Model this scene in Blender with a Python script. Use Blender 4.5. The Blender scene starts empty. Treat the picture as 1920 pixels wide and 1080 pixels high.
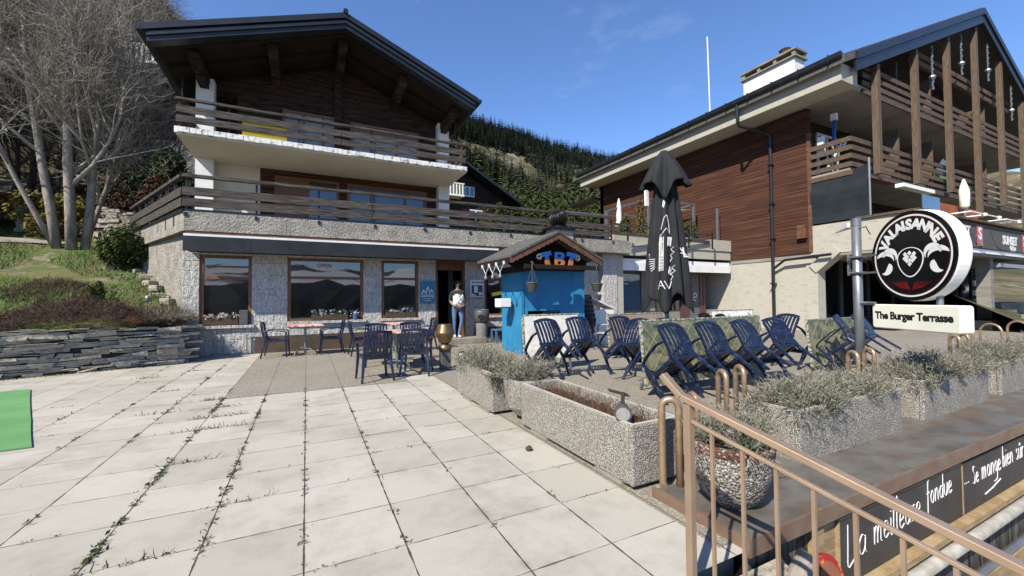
import bpy, math, random
from mathutils import Vector, Matrix, noise
from math import sin, cos, pi, radians, sqrt, atan2
SC = bpy.context.scene
COL = SC.collection
# ---------------------------------------------------------------- camera
EYE = 1.3397
yaw, pit, rol = .46320, .02438, -.00906
fw = Vector((sin(yaw)*cos(pit), cos(yaw)*cos(pit), sin(pit)))
rt0 = Vector((cos(yaw), -sin(yaw), 0)); up0 = rt0.cross(fw)
rt = rt0*cos(rol)+up0*sin(rol); up = -rt0*sin(rol)+up0*cos(rol)
cam = bpy.data.objects.new('camera', bpy.data.cameras.new('camera')); COL.objects.link(cam)
cam.data.sensor_width = 36; cam.data.lens = 772.04/1920*36
cam.data.clip_start = .05; cam.data.clip_end = 20000
mw = Matrix((rt, up, -fw)).transposed().to_4x4(); mw.translation = (0, 0, EYE); cam.matrix_world = mw
SC.camera = cam
# ---------------------------------------------------------------- light
SUN_EL = radians(44); SUN_AZ = atan2(-.87, -.50)
W = bpy.data.worlds.new('World'); SC.world = W; W.use_nodes = True
nt = W.node_tree; bg = nt.nodes['Background']; sky = nt.nodes.new('ShaderNodeTexSky')
sky.sky_type = 'NISHITA'; sky.sun_disc = False; sky.sun_elevation = SUN_EL; sky.sun_rotation = SUN_AZ
sky.altitude = 1500; sky.air_density = 1.0; sky.dust_density = .15; sky.ozone_density = 1.6
tint = nt.nodes.new('ShaderNodeMix'); tint.data_type = 'RGBA'; tint.blend_type = 'MULTIPLY'; tint.inputs[0].default_value = 1; tint.inputs[7].default_value = (.92, 1.14, 1.44, 1)
nt.links.new(sky.outputs[0], tint.inputs[6])
tc_ = nt.nodes.new('ShaderNodeTexCoord'); mp_ = nt.nodes.new('ShaderNodeMapping'); mp_.inputs[3].default_value = (2.2, 2.2, 5); mp_.inputs[2].default_value = (0, .5, .3)
nz_ = nt.nodes.new('ShaderNodeTexNoise'); nz_.inputs['Scale'].default_value = 1.15; nz_.inputs['Detail'].default_value = 7; nz_.inputs['Roughness'].default_value = .62
nt.links.new(tc_.outputs['Generated'], mp_.inputs[0]); nt.links.new(mp_.outputs[0], nz_.inputs['Vector'])
rm_ = nt.nodes.new('ShaderNodeMapRange'); rm_.inputs[1].default_value = .60; rm_.inputs[2].default_value = .80; rm_.inputs[4].default_value = .30; nt.links.new(nz_.outputs[0], rm_.inputs[0])
wisp = nt.nodes.new('ShaderNodeMix'); wisp.data_type = 'RGBA'; wisp.inputs[7].default_value = (4.5, 5.2, 6.2, 1)
nt.links.new(rm_.outputs[0], wisp.inputs[0]); nt.links.new(tint.outputs[2], wisp.inputs[6]); nt.links.new(wisp.outputs[2], bg.inputs[0]); bg.inputs[1].default_value = .094
sl = bpy.data.lights.new('sun', 'SUN'); sl.energy = 5; sl.angle = radians(.53); sl.color = (1, .93, .80)
so = bpy.data.objects.new('sun', sl); COL.objects.link(so); so.location = (-20, -12, 25)
sd = Vector((sin(SUN_AZ)*cos(SUN_EL), cos(SUN_AZ)*cos(SUN_EL), sin(SUN_EL)))
so.rotation_euler = sd.to_track_quat('Z', 'Y').to_euler()
SC.view_settings.view_transform = 'Standard'; SC.view_settings.look = 'None'
SC.view_settings.exposure = .84; SC.view_settings.gamma = 1

# ---------------------------------------------------------------- materials
MATS = {}; ALB = .56
def nmat(name):
    m = bpy.data.materials.new(name); m.use_nodes = True; MATS[name] = m
    return m, m.node_tree.nodes, m.node_tree.links, m.node_tree.nodes['Principled BSDF']
def mix(N, L, fac, a, b):
    n = N.new('ShaderNodeMix'); n.data_type = 'RGBA'
    for i, v in ((0, fac), (6, a), (7, b)):
        if hasattr(v, 'is_output'): L.new(v, n.inputs[i])
        else: n.inputs[i].default_value = (tuple(v)+(1,))[:4] if i else v
    return n.outputs[2]
def ramp(N, L, fac, p0, p1):
    n = N.new('ShaderNodeMapRange'); n.inputs[1].default_value = p0; n.inputs[2].default_value = p1
    n.interpolation_type = 'SMOOTHSTEP'; L.new(fac, n.inputs[0]); return n.outputs[0]
def coords(N, L, stretch=(1, 1, 1)):
    t = N.new('ShaderNodeTexCoord'); m = N.new('ShaderNodeMapping'); m.inputs[3].default_value = stretch
    L.new(t.outputs['Object'], m.inputs[0]); return m.outputs[0]
def tnoise(N, L, v, scale, detail=4, rough=.6):
    n = N.new('ShaderNodeTexNoise'); n.inputs['Scale'].default_value = scale; n.inputs['Detail'].default_value = detail
    n.inputs['Roughness'].default_value = rough; L.new(v, n.inputs['Vector']); return n.outputs[0]
def math_(N, L, op, a, b=0):
    n = N.new('ShaderNodeMath'); n.operation = op
    for i, v in ((0, a), (1, b)):
        if hasattr(v, 'is_output'): L.new(v, n.inputs[i])
        else: n.inputs[i].default_value = v
    return n.outputs[0]
def bump(N, L, P, h, dist, strength=1.0):
    b = N.new('ShaderNodeBump'); b.inputs['Distance'].default_value = dist; b.inputs['Strength'].default_value = strength
    L.new(h, b.inputs['Height']); L.new(b.outputs[0], P.inputs['Normal']); return b
def M(name, c1, c2=None, scale=4, rough=.8, metal=0, bd=0, bs=40, stretch=(1, 1, 1), edges=(.35, .65), c3=None, s3=40, spec=None, detail=5):
    m, N, L, P = nmat(name); v = coords(N, L, stretch)
    c2 = c2 or tuple(x*.82 for x in c1); k = lambda c: tuple(x*.80 for x in c) if max(c) > .64 and name != 'granite' else tuple(x*ALB for x in c)
    c1, c2, c3 = k(c1), k(c2), (k(c3) if c3 else None)
    out = mix(N, L, ramp(N, L, tnoise(N, L, v, scale, detail), *edges), c1, c2)
    if c3: out = mix(N, L, ramp(N, L, tnoise(N, L, v, s3, 3), .52, .68), out, c3)
    L.new(out, P.inputs['Base Color']); P.inputs['Roughness'].default_value = rough; P.inputs['Metallic'].default_value = metal
    if spec is None and rough >= .7: spec = .22
    if spec is not None: P.inputs['Specular IOR Level'].default_value = spec
    if bd: bump(N, L, P, tnoise(N, L, v, bs, 4), bd)
    return m
def Mplank(name, c1, c2, pitch, axis, grain=(2, 2, 40), gap=.06, rough=.75, bd=.004, c3=None):
    c1, c2, c3 = [tuple(x*ALB for x in c) if c else None for c in (c1, c2, c3)]
    m, N, L, P = nmat(name); t = N.new('ShaderNodeTexCoord'); s = N.new('ShaderNodeSeparateXYZ'); L.new(t.outputs['Object'], s.inputs[0])
    a = math_(N, L, 'DIVIDE', s.outputs[axis], pitch); fl = math_(N, L, 'FLOOR', a); fr = math_(N, L, 'FRACT', a)
    wn = N.new('ShaderNodeTexWhiteNoise'); wn.noise_dimensions = '1D'; L.new(fl, wn.inputs['W'])
    v = coords(N, L, grain); n1 = tnoise(N, L, v, 1.6, 6, .65)
    o = mix(N, L, ramp(N, L, n1, .42, .58), c1, c2)
    o = mix(N, L, math_(N, L, 'MULTIPLY', wn.outputs[0], .7), o, c2 if not c3 else c3)
    line = math_(N, L, 'MAXIMUM', ramp(N, L, fr, gap, 0), ramp(N, L, fr, 1-gap, 1))
    o = mix(N, L, line, o, tuple(x*.25 for x in c2))
    L.new(o, P.inputs['Base Color']); P.inputs['Roughness'].default_value = rough; P.inputs['Specular IOR Level'].default_value = .2
    h = math_(N, L, 'SUBTRACT', math_(N, L, 'MULTIPLY', n1, .5), line); bump(N, L, P, h, bd)
    return m
def Mpebble(name, cols, scale=60, bd=.004, dirt=None, edge=.0):
    cols = [tuple(x*ALB for x in c) for c in cols]; dirt = tuple(x*ALB for x in dirt) if dirt else None
    m, N, L, P = nmat(name); v = coords(N, L)
    vo = N.new('ShaderNodeTexVoronoi'); vo.inputs['Scale'].default_value = scale; L.new(v, vo.inputs['Vector'])
    sp = N.new('ShaderNodeSeparateColor'); L.new(vo.outputs['Color'], sp.inputs[0])
    o = mix(N, L, sp.outputs[0], cols[0], cols[1]); o = mix(N, L, ramp(N, L, sp.outputs[1], .7, .75), o, cols[2])
    o = mix(N, L, ramp(N, L, vo.outputs['Distance'], .45, .75), o, cols[3])
    if dirt: o = mix(N, L, ramp(N, L, tnoise(N, L, v, 3, 4), .5, .72), o, dirt)
    L.new(o, P.inputs['Base Color']); P.inputs['Roughness'].default_value = .8
    h = math_(N, L, 'SUBTRACT', 1, vo.outputs['Distance']); bump(N, L, P, h, bd); return m
def Mpaving():
    m, N, L, P = nmat('paving'); t = N.new('ShaderNodeTexCoord'); s = N.new('ShaderNodeSeparateXYZ'); L.new(t.outputs['Object'], s.inputs[0])
    v = t.outputs['Object']; wob = tnoise(N, L, v, 6, 3)
    wob = math_(N, L, 'MULTIPLY', math_(N, L, 'SUBTRACT', wob, .5), .034)
    fr, fl = [], []
    for ax, o0 in ((0, .0066), (1, .2)):
        a = math_(N, L, 'ADD', math_(N, L, 'MULTIPLY', math_(N, L, 'ADD', s.outputs[ax], o0), 2), 100)
        if ax: a = math_(N, L, 'ADD', a, 0)
        fl.append(math_(N, L, 'FLOOR', a)); f = math_(N, L, 'FRACT', a)
        fr.append(math_(N, L, 'MINIMUM', f, math_(N, L, 'SUBTRACT', 1, f)))
    cx = N.new('ShaderNodeCombineXYZ'); L.new(fl[0], cx.inputs[0]); L.new(fl[1], cx.inputs[1])
    wn = N.new('ShaderNodeTexWhiteNoise'); wn.noise_dimensions = '2D'; L.new(cx.outputs[0], wn.inputs['Vector'])
    base = mix(N, L, wn.outputs[0], (.315, .296, .256), (.375, .354, .310))
    base = mix(N, L, math_(N, L, 'MULTIPLY', ramp(N, L, tnoise(N, L, v, 1.3, 8, .75), .42, .72), .75), base, (.215, .193, .155))
    base = mix(N, L, math_(N, L, 'MULTIPLY', ramp(N, L, tnoise(N, L, v, 160, 2), .5, .7), .35), base, (.22, .20, .17))
    jx = ramp(N, L, math_(N, L, 'ADD', fr[0], wob), .011, .004); jy = ramp(N, L, math_(N, L, 'ADD', fr[1], wob), .0075, .003)
    jn = ramp(N, L, tnoise(N, L, v, 1.7, 2), .3, .55)
    jy = math_(N, L, 'MULTIPLY', jy, math_(N, L, 'ADD', math_(N, L, 'MULTIPLY', jn, .7), .3))
    j = math_(N, L, 'MAXIMUM', jx, jy)
    soil = math_(N, L, 'MULTIPLY', ramp(N, L, math_(N, L, 'MINIMUM', fr[0], fr[1]), .07, 0), ramp(N, L, tnoise(N, L, v, 1.3, 5, .7), .52, .72))
    base = mix(N, L, math_(N, L, 'MULTIPLY', soil, .6), base, (.13, .108, .08))
    base = mix(N, L, j, base, (.055, .05, .038))
    L.new(base, P.inputs['Base Color']); P.inputs['Roughness'].default_value = .85
    h = math_(N, L, 'SUBTRACT', math_(N, L, 'MULTIPLY', tnoise(N, L, v, 220, 3), .25), j); bump(N, L, P, h, .006); return m
def Magg():
    m = Mpebble('aggregate_slab', [(.40, .35, .28), (.30, .26, .21), (.55, .50, .42), (.22, .20, .16)], 75, .002)
    N, L = m.node_tree.nodes, m.node_tree.links; P = N['Principled BSDF']; src = P.inputs['Base Color'].links[0].from_socket
    t = N.new('ShaderNodeTexCoord'); s = N.new('ShaderNodeSeparateXYZ'); L.new(t.outputs['Object'], s.inputs[0]); js = []
    for ax, o0, w in ((0, .0066, .012), (1, .2, .006)):
        f = math_(N, L, 'FRACT', math_(N, L, 'MULTIPLY', math_(N, L, 'ADD', s.outputs[ax], o0+50), 2))
        js.append(ramp(N, L, math_(N, L, 'MINIMUM', f, math_(N, L, 'SUBTRACT', 1, f)), w*1.5, w*.5))
    j = math_(N, L, 'MAXIMUM', js[0], math_(N, L, 'MULTIPLY', js[1], .45))
    o = mix(N, L, math_(N, L, 'MULTIPLY', ramp(N, L, tnoise(N, L, t.outputs['Object'], .9, 5), .4, .7), .35), src, (.25, .225, .185))
    L.new(mix(N, L, math_(N, L, 'MULTIPLY', j, .8), o, (.07, .06, .045)), P.inputs['Base Color']); return m
def Mglass(name, c, rough=.02, ior=1.9):
    m, N, L, P = nmat(name); P.inputs['Base Color'].default_value = (*c, 1); P.inputs['Roughness'].default_value = rough; P.inputs['IOR'].default_value = ior
    b = bump(N, L, P, tnoise(N, L, coords(N, L), .8, 1), .004); return m
def Mterrain(name, grass, dry, rock, s=.05):
    m, N, L, P = nmat(name); v = coords(N, L)
    o = mix(N, L, ramp(N, L, tnoise(N, L, v, s, 8, .7), .42, .58), grass, dry)
    o = mix(N, L, ramp(N, L, tnoise(N, L, v, s*2.3, 8, .75), .52, .6), o, rock)
    o = mix(N, L, math_(N, L, 'MULTIPLY', ramp(N, L, tnoise(N, L, v, s*25, 6, .8), .4, .7), .5), o, tuple(x*.4 for x in dry))
    L.new(o, P.inputs['Base Color']); P.inputs['Roughness'].default_value = .95
    P.inputs['Specular IOR Level'].default_value = .1
    bump(N, L, P, tnoise(N, L, v, s*20, 5), .3/s*.05); return m
Mpaving(); Magg()
Mpebble('pebble_concrete', [(.54, .50, .44), (.30, .27, .23), (.64, .61, .54), (.22, .20, .17)], 100, .007, dirt=(.33, .29, .24))
Mpebble('pebble_bowl', [(.46, .42, .37), (.24, .20, .165), (.66, .63, .58), (.11, .09, .07)], 70, .010, dirt=(.20, .09, .05))
Mpebble('rust_pebble', [(.24, .10, .05), (.14, .06, .035), (.50, .42, .36), (.07, .04, .03)], 70, .010)
M('copper_paint', (.62, .43, .27), (.50, .335, .20), 14, .36, .5, .001, 60)
M('rail_paint', (.50, .355, .245), (.43, .30, .20), 5, .40, .25, .0004, 90)
M('cap_metal', (.27, .255, .225), (.16, .14, .115), 3.2, .45, .3, .001, 14, (1, 1.6, 1), (.35, .7), c3=(.24, .165, .11), s3=2.5, detail=9)
M('cap_edge', (.38, .26, .185), (.30, .185, .13), 6, .5, .35)
Mplank('dark_siding', (.22, .20, .18), (.035, .03, .026), .11, 0, (14, 14, 1.2), .05, .7, .006, (.16, .145, .13))
M('light_timber', (.56, .42, .24), (.40, .27, .13), 3, .7, 0, .001, 30, (2, 2, 12))
M('chalkboard', (.045, .036, .034), (.07, .06, .056), 2.5, .6)
M('chalk', (.82, .82, .84), (.7, .7, .72), 40, .9)
M('grey_pipe', (.50, .49, .45), (.34, .32, .28), 8, .6)
M('granite', (.84, .81, .76), (.62, .60, .57), 22, .85, 0, .05, 18, (1, 1, .45), c3=(.30, .285, .27), s3=46, edges=(.40, .60), detail=9)
M('roughcast', (.56, .52, .455), (.39, .36, .315), 3.5, .9, 0, .05, 20, c3=(.17, .155, .13), s3=26)
M('plinth_brown', (.15, .105, .08), (.10, .075, .06), 3, .8)
M('cream_wall', (.72, .66, .54), (.66, .60, .48), 1.2, .85, 0, .001, 60)
M('white_paint', (.80, .80, .79), (.72, .72, .70), 3, .7)
M('peeling_white', (.78, .77, .72), (.30, .27, .23), 6, .85, 0, .008, 20, (1, 1, 1.2), (.50, .66), detail=9)
Mplank('dark_logs', (.105, .066, .048), (.012, .008, .007), .19, 2, (1.6, 1.6, 26), .07, .8, .012, (.055, .032, .022))
Mplank('brown_boards', (.20, .084, .046), (.035, .017, .013), .135, 2, (.32, .32, 34), .06, .8, .010, (.075, .030, .02))
M('grey_rail_wood', (.15, .132, .118), (.03, .022, .018), 2.2, .8, 0, .003, 30, (1.2, 6, 30), (.4, .62))
M('post_wood', (.21, .15, .105), (.13, .09, .06), 2.2, .8, 0, .003, 30, (20, 20, 1.5), (.4, .62))
M('balcony_wood', (.20, .14, .10), (.10, .065, .045), 2.2, .8, 0, .003, 30, (1, 6, 26), (.4, .62))
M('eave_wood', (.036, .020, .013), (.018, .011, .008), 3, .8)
M('orange_timber', (.30, .125, .042), (.19, .075, .028), 3, .5, 0, .001, 30, (8, 8, 3))
M('carved_timber', (.23, .095, .042), (.12, .05, .026), 6, .65)
M('dark_metal', (.045, .05, .057), (.032, .036, .041), 3, .35, .4)
M('slate_roof', (.10, .10, .095), (.17, .165, .15), 14, .8, 0, .006, 30)
M('awning_cloth', (.022, .028, .036), (.034, .04, .05), 2.5, .75)
M('board_concrete', (.635, .60, .51), (.595, .56, .475), .8, .88, 0, .002, 9, (1, 1, 3.2), (.3, .75), c3=(.52, .49, .415), s3=3.5, detail=9)
M('grey_concrete', (.38, .355, .31), (.27, .25, .215), 1.3, .88, 0, .002, 12, (1, 1, 5))
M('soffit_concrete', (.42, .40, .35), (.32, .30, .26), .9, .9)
Mglass('glass_dark', (.008, .009, .011)); Mglass('glass_shop', (.008, .008, .009), .04, 1.45); Mglass('glass_blue', (.05, .085, .13), .03, 1.7)
Mglass('glass_window', (.006, .007, .008), .012, 2.05)
M('curtain', (.42, .46, .55), (.30, .34, .42), 9, .8, 0, 0, 40, (8, 8, .5))
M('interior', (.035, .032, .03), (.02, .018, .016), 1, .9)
M('interior_pale', (.20, .22, .25), (.16, .18, .2), 1, .8)
M('blue_paint', (.032, .33, .635), (.020, .25, .52), 2.2, .6, 0, .004, 28, (1, 1, .5), (.3, .7), c3=(.05, .37, .62), s3=7)
M('worn_white', (.80, .79, .74), (.66, .64, .58), 3.5, .7, 0, .001, 20, (1, 1, 1), (.4, .6), c3=(.65, .62, .55), s3=11, detail=8)
M('chair_plastic', (.010, .016, .046), (.015, .024, .062), 7, .27, 0, 0, c3=(.05, .07, .13), s3=14)
M('stool_plastic', (.10, .20, .40), (.08, .16, .34), 5, .45)
M('galvanised', (.38, .40, .42), (.30, .32, .34), 8, .42, .6)
M('grey_plastic', (.12, .125, .13), (.09, .095, .10), 6, .5)
M('bin_stone', (.30, .30, .29), (.20, .20, .195), 20, .85, 0, .004, 40)
M('bronze', (.36, .24, .12), (.28, .18, .09), 6, .35, .7)
M('umbrella_cloth', (.024, .026, .029), (.034, .036, .04), 3, .85, 0, .002, 15)
M('print_white', (.78, .78, .78), (.7, .7, .7), 10, .8)
M('sign_black', (.008, .008, .009), (.010, .010, .011), 3, .12)
M('sign_white', (.82, .82, .80), (.78, .78, .76), 3, .35)
M('sign_cream', (.92, .91, .78), (.84, .83, .69), 2.5, .4)
M('sign_red', (.22, .012, .012), (.16, .01, .01), 3, .2)
M('lettering_black', (.012, .012, .012), (.02, .02, .02), 3, .4)
M('bark', (.50, .44, .37), (.28, .24, .20), 6, .9, 0, .01, 30, (1, 1, .4), c3=(.60, .54, .46), s3=12)
M('twig', (.63, .57, .49), (.45, .39, .32), 4, .9)
M('twig_far', (.15, .125, .10), (.055, .046, .038), 2, .9)
M('heather', (.16, .095, .07), (.10, .06, .045), 3, .9, c3=(.2, .15, .11), s3=5)
M('lavender', (.36, .345, .275), (.21, .205, .145), 5, .9, c3=(.47, .44, .38), s3=13)
M('dry_stalk', (.20, .115, .075), (.13, .075, .05), 6, .9)
M('grass', (.14, .25, .06), (.20, .26, .085), 2, .9, c3=(.25, .22, .11), s3=3)
M('weed', (.06, .095, .025), (.10, .10, .04), 3, .9, c3=(.16, .12, .06), s3=6)
M('juniper', (.10, .13, .032), (.05, .075, .02), 2, .9)
M('goldbush', (.27, .215, .045), (.14, .12, .03), 3, .9)
M('hedge_green', (.085, .105, .022), (.035, .05, .014), 1.2, .9)
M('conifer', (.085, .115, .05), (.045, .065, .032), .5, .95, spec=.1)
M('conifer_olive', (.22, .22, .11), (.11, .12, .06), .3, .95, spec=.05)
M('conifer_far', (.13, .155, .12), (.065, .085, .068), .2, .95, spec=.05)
M('conifer_trunk', (.10, .075, .055), (.06, .045, .035), 3, .95)
M('stone', (.635, .565, .46), (.47, .42, .345), 5, .9, 0, .022, 11, (1, 1, 2.2), (.38, .62), c3=(.28, .25, .21), s3=14, detail=9)
M('stone_dark', (.06, .055, .05), (.04, .036, .03), 3, .95)
M('soil', (.12, .085, .055), (.07, .05, .035), 8, .95, 0, .01, 30)
M('terracotta', (.42, .16, .09), (.33, .12, .07), 6, .8)
M('astroturf', (.22, .50, .20), (.17, .41, .16), 2.2, .95, 0, .006, 160, (1, 1, 1), (.3, .7), c3=(.15, .37, .14), s3=130)
M('path', (.42, .39, .34), (.30, .27, .22), 1.5, .95, 0, .004, 30)
M('yellow_paint', (1.0, .80, .08), (.95, .74, .06), 2, .5)
M('marble_green', (.17, .205, .14), (.36, .33, .21), 5, .45, c3=(.07, .12, .09), s3=9, edges=(.45, .55))
M('marble_line', (.46, .41, .24), (.36, .32, .18), 9, .5)
M('marble_edge', (.62, .60, .52), (.16, .19, .12), 22, .5, edges=(.46, .54))
M('board_beige', (.46, .34, .25), (.40, .29, .21), 2, .6)
M('cloth_check', (.55, .12, .09), (.74, .62, .55), 9, .8, edges=(.47, .53), c3=(.42, .30, .26), s3=26)
M('petal', (.80, .72, .70), (.78, .50, .50), 25, .8, edges=(.48, .52), c3=(.75, .74, .50), s3=40)
M('petal_white', (.82, .80, .76), (.62, .50, .66), 25, .8, edges=(.5, .55))
M('leaf_small', (.07, .13, .04), (.05, .09, .03), 9, .9)
M('box_brown', (.13, .085, .06), (.10, .07, .05), 5, .8)
M('poster_blue', (.035, .24, .42), (.05, .30, .48), 5, .5)
M('skin', (.48, .27, .19), (.43, .235, .165), 9, .6)
M('hair', (.035, .022, .016), (.02, .014, .01), 20, .6)
M('shirt', (.82, .82, .82), (.05, .05, .06), 17, .85, edges=(.54, .57))
M('grey_knit', (.055, .06, .075), (.04, .045, .055), 15, .9)
M('jeans', (.17, .27, .44), (.11, .18, .32), 6, .85)
M('red_enamel', (.50, .02, .02), (.40, .015, .015), 5, .3, c3=(.7, .35, .1), s3=16)
M('orange_panel', (.50, .155, .06), (.44, .13, .05), 1.5, .7)
M('mesh_screen', (.02, .027, .035), (.03, .038, .048), 1.5, .8)
M('bark_end', (.66, .52, .33), (.55, .42, .25), 9, .8)
M('mauve_metal', (.14, .06, .055), (.11, .05, .045), 3, .5)
M('black_vent', (.015, .015, .017), (.025, .025, .028), 3, .35, .5)
M('orange_paint', (.62, .22, .07), (.55, .18, .06), 8, .6)
M('sign_blue', (.01, .09, .38), (.012, .075, .32), 5, .45)
M('red_paint', (.42, .03, .03), (.35, .025, .025), 5, .5)
M('snow_rock', (.80, .82, .86), (.10, .11, .13), .0016, .9, edges=(.5, .56), detail=12)
M('bulb', (.45, .45, .43), (.35, .35, .34), 9, .1)
Mterrain('hill', (.055, .058, .03), (.14, .115, .07), (.22, .20, .165), .035)
M('backdrop_dark', (.012, .018, .010), (.006, .009, .006), .05, .95)  # near-black colour of the added backdrop mirrored in the panes
Mterrain('garden', (.06, .095, .025), (.12, .115, .05), (.19, .165, .12), .5)
Mterrain('yard', (.25, .23, .2), (.3, .27, .22), (.35, .33, .3), .5)

# ---------------------------------------------------------------- mesh builder
class MB:
    def __init__(s): s.v = []; s.f = []; s.m = []; s.cur = 0
    def add(s, vs, fs, mat=None):
        o = len(s.v); s.v += [tuple(p) for p in vs]; s.f += [tuple(i+o for i in f) for f in fs]; s.m += [s.cur if mat is None else mat]*len(fs); return s
    def box(s, x0, x1, y0, y1, z0, z1, T=None, mat=None):
        vs = [Vector((x, y, z)) for z in (z0, z1) for y in (y0, y1) for x in (x0, x1)]
        if T is not None: vs = [T @ p for p in vs]
        return s.add(vs, [(0, 2, 3, 1), (4, 5, 7, 6), (0, 1, 5, 4), (2, 6, 7, 3), (0, 4, 6, 2), (1, 3, 7, 5)], mat)
    def prism(s, poly, z0, z1, T=None, mat=None):     # poly in xy, extruded in z
        n = len(poly); vs = [Vector((x, y, z0)) for x, y in poly]+[Vector((x, y, z1)) for x, y in poly]
        if T is not None: vs = [T @ p for p in vs]
        a = sum(poly[i][0]*poly[(i+1) % n][1]-poly[(i+1) % n][0]*poly[i][1] for i in range(n)); 
        fs = [tuple(range(n))[::-1], tuple(range(n, 2*n))]+[(i, (i+1) % n, n+(i+1) % n, n+i) for i in range(n)]
        if a < 0: fs = [f[::-1] for f in fs]
        return s.add(vs, fs, mat)
    def gable(s, poly, y0, y1, mat=None):              # poly in xz, extruded along y
        T = Matrix(((1, 0, 0, 0), (0, 0, -1, 0), (0, 1, 0, 0), (0, 0, 0, 1)))
        return s.prism(poly, -y1, -y0, T, mat)
    def beam(s, a, b, w, h=None, upv=(0, 0, 1), w2=None, h2=None, mat=None):
        a = Vector(a); b = Vector(b); d = (b-a).normalized(); h = h or w; w2 = w2 or w; h2 = h2 or h
        u = Vector(upv); sx = d.cross(u)
        if sx.length < 1e-4: sx = d.cross(Vector((0, 1, 0)))
        sx.normalize(); uz = sx.cross(d)
        vs = []
        for p, ww, hh in ((a, w, h), (b, w2, h2)):
            vs += [p-sx*ww/2-uz*hh/2, p+sx*ww/2-uz*hh/2, p+sx*ww/2+uz*hh/2, p-sx*ww/2+uz*hh/2]
        return s.add(vs, [(0, 1, 2, 3)[::-1], (4, 5, 6, 7), (0, 4, 5, 1)[::-1], (1, 5, 6, 2)[::-1], (2, 6, 7, 3)[::-1], (3, 7, 4, 0)[::-1]][::1], mat)
    def tube(s, pts, r, n=8, mat=None, cap=True):
        pts = [Vector(p) for p in pts]; R = r if isinstance(r, (list, tuple)) else [r]*len(pts); vs = []; ref = None
        for i, p in enumerate(pts):
            d = (pts[min(i+1, len(pts)-1)]-pts[max(i-1, 0)]).normalized()
            if ref is None: ref = d.orthogonal().normalized()
            ref = (ref-d*ref.dot(d)); ref = ref.normalized() if ref.length > 1e-5 else d.orthogonal().normalized()
            b = d.cross(ref)
            vs += [p+(ref*cos(2*pi*k/n)+b*sin(2*pi*k/n))*R[i] for k in range(n)]
        fs = [(i*n+k, i*n+(k+1) % n, (i+1)*n+(k+1) % n, (i+1)*n+k) for i in range(len(pts)-1) for k in range(n)]
        if cap: fs += [tuple(range(n))[::-1], tuple((len(pts)-1)*n+k for k in range(n))]
        return s.add(vs, fs, mat)
    def lathe(s, prof, c=(0, 0, 0), n=20, mat=None):
        return s.tube([(c[0], c[1], c[2]+z) for r, z in prof], [max(r, 1e-4) for r, z in prof], n, mat) if False else s._lathe(prof, c, n, mat)
    def _lathe(s, prof, c, n, mat):
        vs = [(c[0]+r*cos(2*pi*k/n), c[1]+r*sin(2*pi*k/n), c[2]+z) for r, z in prof for k in range(n)]
        fs = [(i*n+k, i*n+(k+1) % n, (i+1)*n+(k+1) % n, (i+1)*n+k) for i in range(len(prof)-1) for k in range(n)]
        return s.add(vs, fs+[tuple(range(n))[::-1], tuple((len(prof)-1)*n+k for k in range(n))], mat)
    def build(s, name, mats, parent=None, smooth=False, world=True, bevel=0):
        me = bpy.data.meshes.new(name); off = Vector((0, 0, 0)); inv = None
        if parent is not None and world: inv = parent.matrix_basis.inverted() if parent.parent is None else (parent.parent.matrix_basis @ parent.matrix_basis).inverted()
        vs = [tuple(inv @ Vector(p)) for p in s.v] if inv is not None else s.v
        me.from_pydata(vs, [], s.f)
        for m in ([mats] if isinstance(mats, str) else mats): me.materials.append(MATS[m])
        if max(s.m, default=0) > 0: me.polygons.foreach_set('material_index', s.m)
        if smooth: me.polygons.foreach_set('use_smooth', [True]*len(me.polygons))
        me.update(); o = bpy.data.objects.new(name, me); COL.objects.link(o)
        if parent is not None: o.parent = parent
        if bevel:
            b = o.modifiers.new('bevel', 'BEVEL'); b.width = bevel; b.segments = 2; b.limit_method = 'ANGLE'
        return o
def tag(o, label, cat=None, group=None, kind=None):
    if label: o['label'] = label
    if cat: o['category'] = cat
    if group: o['group'] = group
    if kind: o['kind'] = kind
    return o
def thing(name, label, cat, loc=(0, 0, 0), rz=0, group=None):
    o = bpy.data.objects.new(name, None); COL.objects.link(o); o.location = loc; o.rotation_euler = (0, 0, rz)
    o.empty_display_size = .1; o.matrix_basis = Matrix.Translation(loc) @ Matrix.Rotation(rz, 4, 'Z')
    return tag(o, label, cat, group)
def struct(o, label=None): o['kind'] = 'structure'; return o
def kids(o): return [c for c in bpy.data.objects if c.parent == o]
def dup(o, Mx=None, label=None, group=None, parent=None):
    c = o.copy(); COL.objects.link(c); c.parent = parent
    for ch in list(o.children): dup(ch, None, None, None, c)
    if Mx is not None: c.matrix_basis = Mx
    if label: c['label'] = label
    if group: c['group'] = group
    return c
def text_mesh(txt, size, depth, bold=0, font=None, align='CENTER', space=1.0):
    cu = bpy.data.curves.new('lettering', 'FONT'); cu.body = txt; cu.size = size; cu.extrude = depth; cu.align_x = align; cu.align_y = 'CENTER'
    cu.offset = bold; cu.space_character = space; cu.resolution_u = 3
    o = bpy.data.objects.new('lettering', cu); COL.objects.link(o); dg = bpy.context.evaluated_depsgraph_get()
    me = bpy.data.meshes.new_from_object(o.evaluated_get(dg)); bpy.data.objects.remove(o); bpy.data.curves.remove(cu)
    return [tuple(v.co) for v in me.vertices], [tuple(p.vertices) for p in me.polygons]
def put_text(mb, txt, size, T, depth=.002, bold=0, align='CENTER', space=1.0, mat=None):
    v, f = text_mesh(txt, size, depth, bold, None, align, space); mb.add([T @ Vector(p) for p in v], f, mat); return mb
def frame(o, x, y):     # matrix: local x,y in plane, z = normal
    x = Vector(x).normalized(); y = Vector(y).normalized(); z = x.cross(y)
    m = Matrix((x, y, z)).transposed().to_4x4(); m.translation = o; return m
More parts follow.
